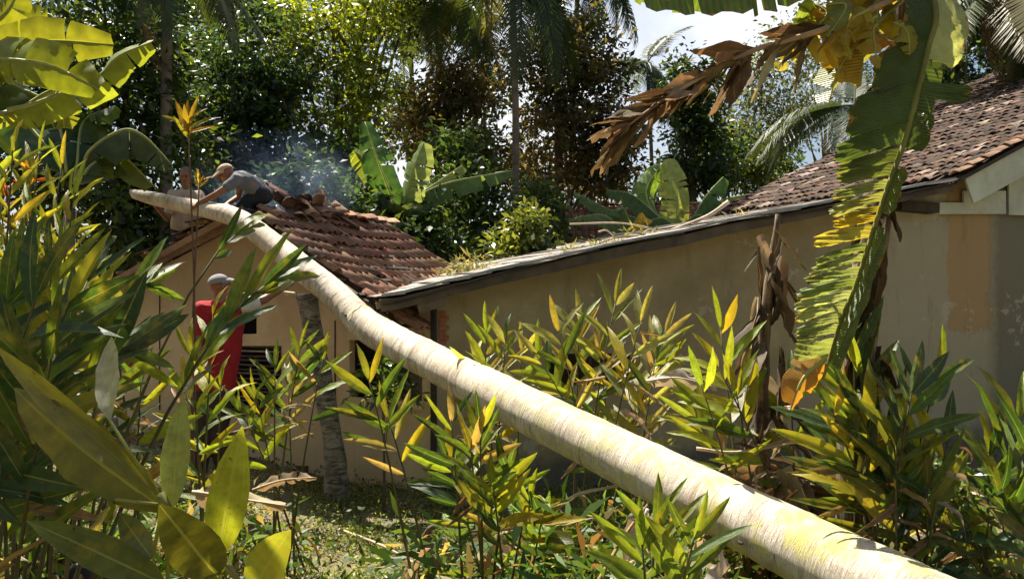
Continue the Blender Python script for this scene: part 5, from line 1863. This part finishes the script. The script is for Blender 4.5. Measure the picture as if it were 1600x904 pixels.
tree('forked dark tree silhouetted in the sky gap at the top', G(562, 25), P(562, -20, 25),
     [E(590, -20, 25, 110, 40, 2200), E(520, 0, 25, 60, 40, 900), E(680, 10, 25, 60, 40, 900)], .24, DKG, .2, 4, limbs=18)
tree('bronze-leaved tree left of the pale centre palm trunk', G(700, 21), P(700, 110, 21),
     [E(715, 140, 21, 65, 60, 2600), E(690, 220, 21, 65, 70, 2600), E(740, 250, 21, 60, 60, 2000), E(660, 190, 21.5, 50, 60, 1200)], .18, BRZ, .13, 5)
tree('tall bronze-green tree right of the pale centre palm trunk', G(868, 24), P(868, 60, 24),
     [E(850, 100, 24, 70, 80, 2600), E(920, 110, 24.4, 75, 80, 2800), E(880, 210, 24, 90, 80, 3000), E(950, 230, 24, 60, 80, 2400), E(830, 290, 27.5, 70, 50, 1800), E(930, 280, 27.5, 80, 45, 2000), E(900, 50, 24.5, 50, 40, 900)], .22, BRZ[:3] + [((.035, .05, .018), 4)], .2, 6)
tree('columnar dark green tree beside the far slender palm', G(1085, 27), P(1085, 120, 27),
     [E(1090, 130, 27, 45, 55, 1800), E(1085, 200, 27, 45, 55, 1800), E(1100, 265, 27, 60, 45, 1600), E(1060, 170, 27.5, 30, 40, 700)], .24, DKG + [((.07, .11, .02), 2)], .16, 7)
tree('thin airy tree with pale feathery foliage left of the shaggy palm', G(1190, 40), P(1190, 110, 40),
     [E(1180, 150, 40, 55, 70, 1500), E(1220, 100, 40, 60, 60, 1100), E(1150, 230, 40, 70, 50, 1700), E(1230, 210, 40, 50, 60, 1300)], .26, AIR, .16, 8, per=26, clump_r=.7)
tree('airy tree far behind the yellow hanging banana lobes', G(1290, 44), P(1290, 60, 44),
     [E(1280, 60, 44, 60, 70, 1200), E(1330, 120, 44, 60, 70, 1300), E(1260, 170, 43, 50, 60, 1100)], .28, AIR, .16, 9, per=26, clump_r=.7)
tree('mid-green tree behind the bright upright banana leaf', G(1130, 31), P(1130, 200, 31),
     [E(1140, 235, 31, 70, 50, 2200), E(1190, 270, 31, 60, 45, 1800), E(1060, 290, 31, 60, 45, 1600), E(1230, 290, 30, 50, 40, 1200)], .24, MGR + [((.16, .20, .03), 2)], .16, 10)
tree('dark tree above the big tiled roof by the tawny palm', G(1500, 26), P(1500, 20, 26),
     [E(1510, 40, 26, 70, 80, 2600), E(1580, 60, 26, 70, 70, 2200), E(1460, 120, 26, 60, 60, 1800), E(1540, 130, 25.5, 70, 50, 1600)], .22, DKG, .18, 11)
tree('leafy bush with pale young leaves leaning on the lean-to edge', G(812, 13.6), P(815, 370, 13.6),
     [E(820, 345, 13.6, 26, 28, 420), E(800, 385, 13.6, 36, 30, 620), E(835, 385, 13.6, 28, 28, 420), E(790, 420, 13.4, 40, 18, 300)], .16, [((.15, .20, .03), 4), ((.20, .24, .05), 3), ((.08, .12, .02), 2)], .04, 12, per=18, clump_r=.22, name='shrub', cat='bush', aspect=.4)
tree('dark shrub mass under the upright banana leaf behind the small roof', G(560, 14.5), P(570, 350, 14.5),
     [E(540, 330, 14.5, 70, 50, 1500), E(660, 360, 14.8, 50, 50, 1200), E(600, 380, 14.2, 60, 40, 800), E(690, 390, 14.5, 40, 30, 600)], .17, DKG + [((.09, .13, .03), 1.5)], .06, 13, per=26, clump_r=.3, name='shrub', cat='bush')
tree('shady shrub between the centre palm trunk and the leafy bush', G(745, 16), P(745, 330, 16),
     [E(740, 310, 16, 55, 60, 1500), E(770, 370, 15.6, 60, 45, 1100), E(720, 250, 16.6, 45, 55, 900), E(835, 330, 17, 30, 50, 700)], .18, DKG + MGR, .06, 14, per=26, clump_r=.32, name='shrub', cat='bush')
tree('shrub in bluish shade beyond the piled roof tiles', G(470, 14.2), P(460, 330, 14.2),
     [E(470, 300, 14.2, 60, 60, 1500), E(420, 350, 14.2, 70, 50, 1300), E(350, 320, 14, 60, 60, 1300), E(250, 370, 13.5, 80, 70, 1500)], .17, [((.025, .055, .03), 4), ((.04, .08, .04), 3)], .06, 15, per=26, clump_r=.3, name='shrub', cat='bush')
tree('overgrown shrub at the shed beside the low banana plant', G(900, 19), P(900, 350, 19),
     [E(845, 375, 18.6, 26, 30, 500), E(845, 330, 19, 26, 36, 500)], .2, DKG + MGR, .06, 16, per=26, clump_r=.35, name='shrub', cat='bush')
tree('cassava-like leafy shrub growing in the dark opening of the ochre wall', G(600, 8.3), P(598, 610, 8.3),
     [E(595, 570, 8.3, 26, 14, 70), E(615, 590, 8.3, 32, 16, 80), E(585, 605, 8.3, 30, 16, 70), E(630, 610, 8.3, 26, 14, 60)], .14, [((.06, .12, .025), 4), ((.13, .19, .04), 2), ((.16, .2, .12), 1)], .015, 17, per=12, clump_r=.13, limbs=8, name='shrub', cat='bush', aspect=.3)
tree('light green ferny shrublet among the dark galangal before the shaded wall', G(1490, 4.4), P(1490, 770, 4.4),
     [E(1480, 740, 4.4, 34, 26, 110), E(1500, 770, 4.4, 36, 26, 120), E(1465, 780, 4.4, 30, 24, 80)], .065, [((.16, .25, .05), 4), ((.10, .18, .04), 2)], .008, 18, per=14, clump_r=.07, limbs=8, name='shrub', cat='bush', aspect=.3)

tree('tall leafy tree behind the bushy palm head at the top edge', G(330, 22), P(330, -60, 22),
     [E(300, 20, 22, 90, 80, 3600), E(380, -10, 22, 80, 60, 2600), E(230, 60, 22.5, 80, 90, 3000), E(440, 30, 22.5, 60, 60, 1800)], .17, DKG + YGR[:2], .18, 21)
tree('round dark tree filling the gap over the bronze tree', G(640, 30), P(640, 20, 30),
     [E(640, 60, 30, 50, 40, 1500), E(745, 40, 30, 50, 50, 1400), E(620, 170, 29, 50, 60, 1700), E(760, 150, 29, 40, 60, 1300)], .22, DKG + MGR, .18, 22)
tree('added unseen tree whose low limb shades the near galangal leaves', G(-480, 4.6), Vector((-4.3, 4.3, 4.4)),  # tree added out of view to cast shade on the near leaves
     [((-2.8, 4.3, 4.8), (1.1, .7, .4), 900), ((-2.2, 3.5, 4.8), (.7, .6, .35), 300), ((-4.2, 4.2, 5.0), (1.2, 1.0, .7), 500), ((-5.2, 4.6, 5.6), (1.4, 1.2, .9), 600)], .2, MGR, .14, 19, per=30, clump_r=.4)

# the wood that closes the view
def forest():
    ells = []
    g = random.Random(31)
    for i in range(46):
        a = g.uniform(-44, 44); d = g.uniform(46, 75)
        x = d * math.tan(R(a)); h = g.uniform(3.0, 7.5)
        ells.append(((x, d, h * .55 + gz(x, d)), (g.uniform(3, 5), 3, h * .6), 620))
    for i in range(26):
        a = g.uniform(-42, 42); d = g.uniform(26, 40)
        x = d * math.tan(R(a)); h = g.uniform(2.0, 4.6)
        ells.append(((x, d, h * .5 + gz(x, d)), (g.uniform(2, 3.5), 2, h * .6), 620))
    for i in range(95):                       # the same woodland all round the yard
        a = R(g.uniform(62, 298)); d = g.uniform(13, 24)
        x, y = d * math.sin(a), d * math.cos(a)
        h = g.uniform(9, 14)
        ells.append(((x, y, h * .5), (3.2, 3.2, h * .5), 420))
    V, F, C, _ = crown_np(ells, .42, MGR + DKG + [((.10, .13, .04), 2)], .8, 30, 77)
    o = put('forest', np_mesh('forest', V, F, M['crown'], C))
    tag(o, 'green mass of distant woodland closing the view behind the houses', 'forest', kind='stuff')
forest()

# ------------------------------------------------------------------ ground cover
def ground_cover():
    g = np.random.default_rng(5)
    Vs, Cs = [], []
    def scatter(n, xr, yr, size, hgt, pal, dens=None, upz=.8, aspect=.6):
        x = g.uniform(xr[0], xr[1], n); y = g.uniform(yr[0], yr[1], n)
        keep = np.abs(x) < y * .75 + .6
        x, y = x[keep], y[keep]
        nz = np.array([noise.noise(Vector((a * 1.1, b * 1.1, 2))) for a, b in zip(x, y)])
        keep = g.random(len(x)) < np.clip(.55 + nz * 1.1, .08, 1)
        x, y = x[keep], y[keep]
        z = np.array([gz(a, b) for a, b in zip(x, y)])
        m = len(x)
        p = np.stack([x, y, z + g.random(m) ** 2 * hgt], 1)
        d = g.normal(size=(m, 3)); d[:, 2] = np.abs(d[:, 2]) * .5 * (upz * 1.5); d /= np.linalg.norm(d, axis=1)[:, None]
        nn = g.normal(size=(m, 3)) * .5 + np.array([0, -.1, upz])
        s = np.cross(d, nn); s /= np.linalg.norm(s, axis=1)[:, None]
        L = (size * g.uniform(.5, 1.4, m))[:, None]
        v = np.stack([p, p + d * L * .5 + s * L * aspect * .5, p + d * L, p + d * L * .5 - s * L * aspect * .5], 1)
        pc = np.array([c for c, _ in pal]); pw = np.array([w for _, w in pal], float); pw /= pw.sum()
        c = pc[g.choice(len(pc), m, p=pw)] * g.uniform(.7, 1.3, (m, 1))
        col = np.ones((m, 4, 4)); col[:, :, :3] = c[:, None, :]
        return v.reshape(-1, 3), col.reshape(-1, 4)
    def build(name, label, cat, lst, mat):
        V = np.concatenate([a for a, _ in lst]); C = np.concatenate([b for _, b in lst])
        F = np.arange(len(V)).reshape(-1, 4)
        o = put(name, np_mesh(name, V, F, M[mat], C))
        tag(o, label, cat, kind='stuff')
    W1 = [((.38, .42, .09), 4), ((.26, .32, .06), 4), ((.48, .45, .16), 2), ((.12, .17, .03), 2)]
    build('weeds', 'low green weeds and creeping groundcover over the sunlit yard', 'weeds',
          [scatter(95000, (-5, 1.5), (3.4, 9.4), .030, .07, W1), scatter(26000, (-6, 7), (3.2, 11), .045, .16, [((.06, .11, .02), 3), ((.12, .18, .03), 2)]),
           scatter(9000, (-4, 5), (2.6, 8), .07, .3, [((.05, .10, .02), 3), ((.10, .16, .03), 2)], upz=.9)], 'weed')
    build('grass', 'thin grass blades sprouting through the weeds of the yard', 'grass',
          [scatter(22000, (-5, 2), (3.2, 9.2), .11, .03, [((.18, .22, .05), 3), ((.28, .27, .09), 2), ((.10, .15, .03), 2)], upz=1.6, aspect=.07)], 'weed')
    build('leaf_litter', 'scattered dry brown leaves lying over the yard', 'leaf litter',
          [scatter(12000, (-5.5, 6), (2.8, 11), .065, .04, [((.36, .26, .14), 3), ((.22, .14, .08), 2), ((.52, .41, .26), 3)], upz=.5, aspect=.45)], 'litter')
ground_cover()

def undergrowth():
    ells = []
    for (px, d, n) in ((700, 5.3, 90), (760, 5.6, 120), (830, 5.9, 140), (900, 6.2, 160), (960, 6.4, 160), (1030, 6.1, 160), (1090, 5.7, 150), (1150, 5.4, 150), (1230, 5.2, 140), (1310, 5.1, 150), (1400, 5.0, 160), (1480, 4.9, 160), (1560, 4.8, 160), (1640, 4.8, 140), (860, 4.7, 120), (800, 4.5, 120), (740, 4.3, 90), (930, 4.3, 120), (980, 4.0, 110), (1080, 3.9, 90), (900, 3.7, 90), (60, 4.6, 160), (140, 5.0, 160), (220, 5.6, 160), (0, 4.0, 140), (300, 6.2, 120), (380, 6.4, 90)):
        p = G(px, d, .22)
        ells.append((tuple(p), (.42, .3, .30), int(n * 1.9)))
    V, F, C, _ = crown_np(ells, .20, [(MID, 3), (LIME, 3), (GREEN, 3), (STRAW, 2), (BROWN, 2), ((.12, .2, .04), 3)], .22, 14, 55, aspect=.2)
    o = put('undergrowth', np_mesh('undergrowth', V, F, M['weed'], C))
    tag(o, 'tangled low undergrowth and straw between the galangal clumps', 'undergrowth', kind='stuff')
undergrowth()

# sticks and fallen stalks
def stick(label, pts, r, col, name='stick', cat='stick'):
    th = Thing(name, label, cat, pts[0])
    path = catmull(pts, 4)
    V, F, _ = tube(path, [r * (1 - .5 * i / len(path)) for i in range(len(path))], 6)
    part(th, 'shaft', V, F, M['wood'], True, color=col)
stick('long pale stick lying on the grass below the stump', [G(530, 7.5, .05), G(600, 6.9, .10), G(672, 6.3, .05)], .016, (.40, .31, .2))
stick('short pale stick on the grass nearer the dark galangal', [G(600, 6.2, .03), G(655, 5.7, .05)], .014, (.46, .36, .24))
stick('thin grey stick lying at the foot of the trunk shadow', [G(700, 5.0, .02), G(735, 4.3, .04)], .013, (.36, .27, .17))
stick('dark broken branch end sticking up from the grass', [G(640, 5.8, .0), P(665, 835, 5.6), P(690, 818, 5.5)], .03, (.12, .085, .06))
stick('long whitish stick lying behind the ferns under the trunk', [G(800, 5.9, .15), P(880, 785, 5.7), P(965, 758, 5.6)], .018, (.50, .42, .32))
stick('slanting brown stalk before the grey dead sheath', [P(925, 925, 3.9), P(975, 838, 4.1), P(1012, 788, 4.2)], .012, (.26, .17, .07))
stick('bare pale twig crossing in front of the withered banana heap', [P(1088, 700, 5.0), P(1150, 706, 4.95), P(1260, 688, 4.9)], .012, (.40, .3, .2))

# bare branch thrown on the lean-to
def roof_branch():
    th = Thing('dead_branch', 'forked bare pale branch lying on the lean-to roof', 'branch', P(1040, 362, 11.3))
    sets = [[(905, 392, 11.2), (960, 372, 11.3), (1025, 366, 11.4), (1075, 350, 11.6), (1110, 335, 11.8), (1138, 315, 11.9)], [(890, 350, 11.5), (960, 348, 11.4), (1005, 354, 11.4), (1030, 364, 11.4)], [(935, 362, 11.3), (948, 360, 11.3), (962, 372, 11.3)]]
    mb = MB()
    for k, s in enumerate(sets):
        path = catmull([P(*q) for q in s], 4)
        V, F, _ = tube(path, [(.012 + .022 * i / len(path)) if k == 0 else .012 for i in range(len(path))], 6)
        part(th, 'branch' if k == 0 else 'side_twig', V, F, M['wood'], True, color=(.42, .33, .24))
roof_branch()

# green cuttings lying on the lean-to
def cuttings():
    for (label, lobes, seed) in (('heap of wilted green vines on the lean-to beside the bare branch', [E(950, 388, 10.9, 40, 8, 260), E(1000, 372, 11.3, 36, 8, 220), E(900, 398, 10.6, 30, 8, 180)], 41),
                                 ('tuft of cut grass at the low end of the lean-to', [E(720, 420, 10.2, 24, 8, 200), E(740, 408, 10.6, 30, 8, 160)], 42),
                                 ('wisp of vine on the lean-to under the big roof\'s eave', [E(1155, 345, 12.0, 20, 5, 90)], 43)):
        V, F, C, _ = crown_np(lobes, .14, [((.22, .22, .08), 3), ((.13, .16, .04), 3), ((.32, .27, .14), 2)], .12, 20, seed, aspect=.16)
        b = V.mean(0)
        o = put('vine_cuttings', np_mesh('vine_cuttings', V - b, F, M['crown'], C), None, Matrix.Translation(Vector(b)))
        tag(o, label, 'vine cuttings', kind='stuff')
cuttings()

# grey dead sheath and crumpled leaves in front
def sheath(label, d, pts, w, col, seed):
    base = G(pts[-1][0], d)
    th = Thing('dead_sheath', label, 'dead leaf', P(pts[-1][0], pts[-1][1], d))
    banana_leaf(th, th.o, [P(x, y, d + rnd.uniform(-.05, .05)) for x, y in pts], (.3, -1, .2), w, w, (25, 35), 3, .2, col, 'dry', seed, .55, name='blade', jag=.4, hangj=30, midcol=col, mr=.01)
sheath('crumpled whitish dead banana sheath hanging by the slanting stalk', 4.1, [(1012, 795), (995, 840), (975, 895)], .10, (.52, .45, .38), 201)
sheath('pale shrivelled leaf hanging against the lower trunk', 3.5, [(1125, 850), (1128, 890), (1120, 930)], .07, (.50, .42, .34), 202)
sheath('large pale dry leaf among the tall pale galangal behind the trunk', 5.6, [(1010, 595), (1060, 590), (1120, 605)], .09, (.50, .42, .33), 203)
sheath('papery dry leaf lying across the grass by the large spotted corner leaves', 3.6, [(300, 768), (370, 778), (450, 790)], .06, (.48, .37, .22), 204)
sheath('dry curled leaf on the bank above the grass edge', 5.2, [(395, 765), (440, 750), (495, 745)], .05, (.42, .30, .18), 205)

def fern(label, px, py, d, n, L):
    base = P(px, py, d)
    th = Thing('fern', label, 'fern', base)
    for i in range(n):
        a = i * 6.28 / n + rnd.uniform(-.3, .3)
        m = frame_M(base, Vector((math.cos(a), math.sin(a), 1.1)), Vector((0, 0, 1)), L * rnd.uniform(.8, 1.1))
        put('frond', YOUNGF[2], th.o, th.inv @ m, jit((.18, .27, .05)))
fern('small bright fern among the weeds under the trunk', 835, 850, 4.9, 6, .34)
fern('little fern beside the broken branch end', 712, 845, 5.3, 6, .26)

# timber edge and black hose at the near bank
def near_bits():
    th = Thing('timber', 'weathered timber beam lying along the bottom frame edge', 'timber', G(60, 4.0))
    V, F = box_between(G(-60, 4.0, .04), G(330, 4.15, .03), .16, .07, Vector((0, 1, 0)))
    part(th, 'beam', V, F, M['wood'], False, color=(.30, .22, .12))
    th = Thing('hose', 'loop of black hose resting by the timber beam', 'hose', P(122, 900, 3.6))
    pts = [P(108, 915, 3.6), P(112, 893, 3.6), P(124, 886, 3.6), P(137, 894, 3.6), P(140, 915, 3.6)]
    V, F, _ = tube(catmull(pts, 5), .022, 10)
    part(th, 'tube', V, F, M['rubber'], True)
near_bits()

# ------------------------------------------------------------------ smoke drifting behind the men
def smoke():
    mb = MB()
    ellipsoid(mb, P(420, 290, 12.3), 1.5, .55, .95, None, 20, 12)
    me = mk_mesh('smoke', [v - P(420, 290, 12.3) for v in mb.V], mb.F, None, True)
    T = NT('smoke')
    T.t.nodes.remove(T.b)
    pv = T.n("ShaderNodeVolumePrincipled")
    pv.inputs['Color'].default_value = (.55, .72, 1.0, 1)
    co = T.obj()
    nz = T.ramp(T.noise(1.1, co, 3), .36, .75)
    ln = T.n("ShaderNodeVectorMath", operation='LENGTH'); T.l(T.mapping(co, (1 / 1.5, 1 / .55, 1 / .95)), ln.inputs[0])
    T.l(T.math('MULTIPLY', T.math('MULTIPLY', nz, T.ramp(ln.outputs[1], 1.0, .2)), 1.1), pv.inputs['Density'])
    T.l(pv.outputs[0], T.out.inputs['Volume'])
    me.materials.append(T.m)
    o = put('smoke', me, None, Matrix.Translation(P(420, 290, 12.3)))
    tag(o, 'thin bluish smoke drifting behind the man in the grey T-shirt', 'smoke', kind='stuff')
smoke()
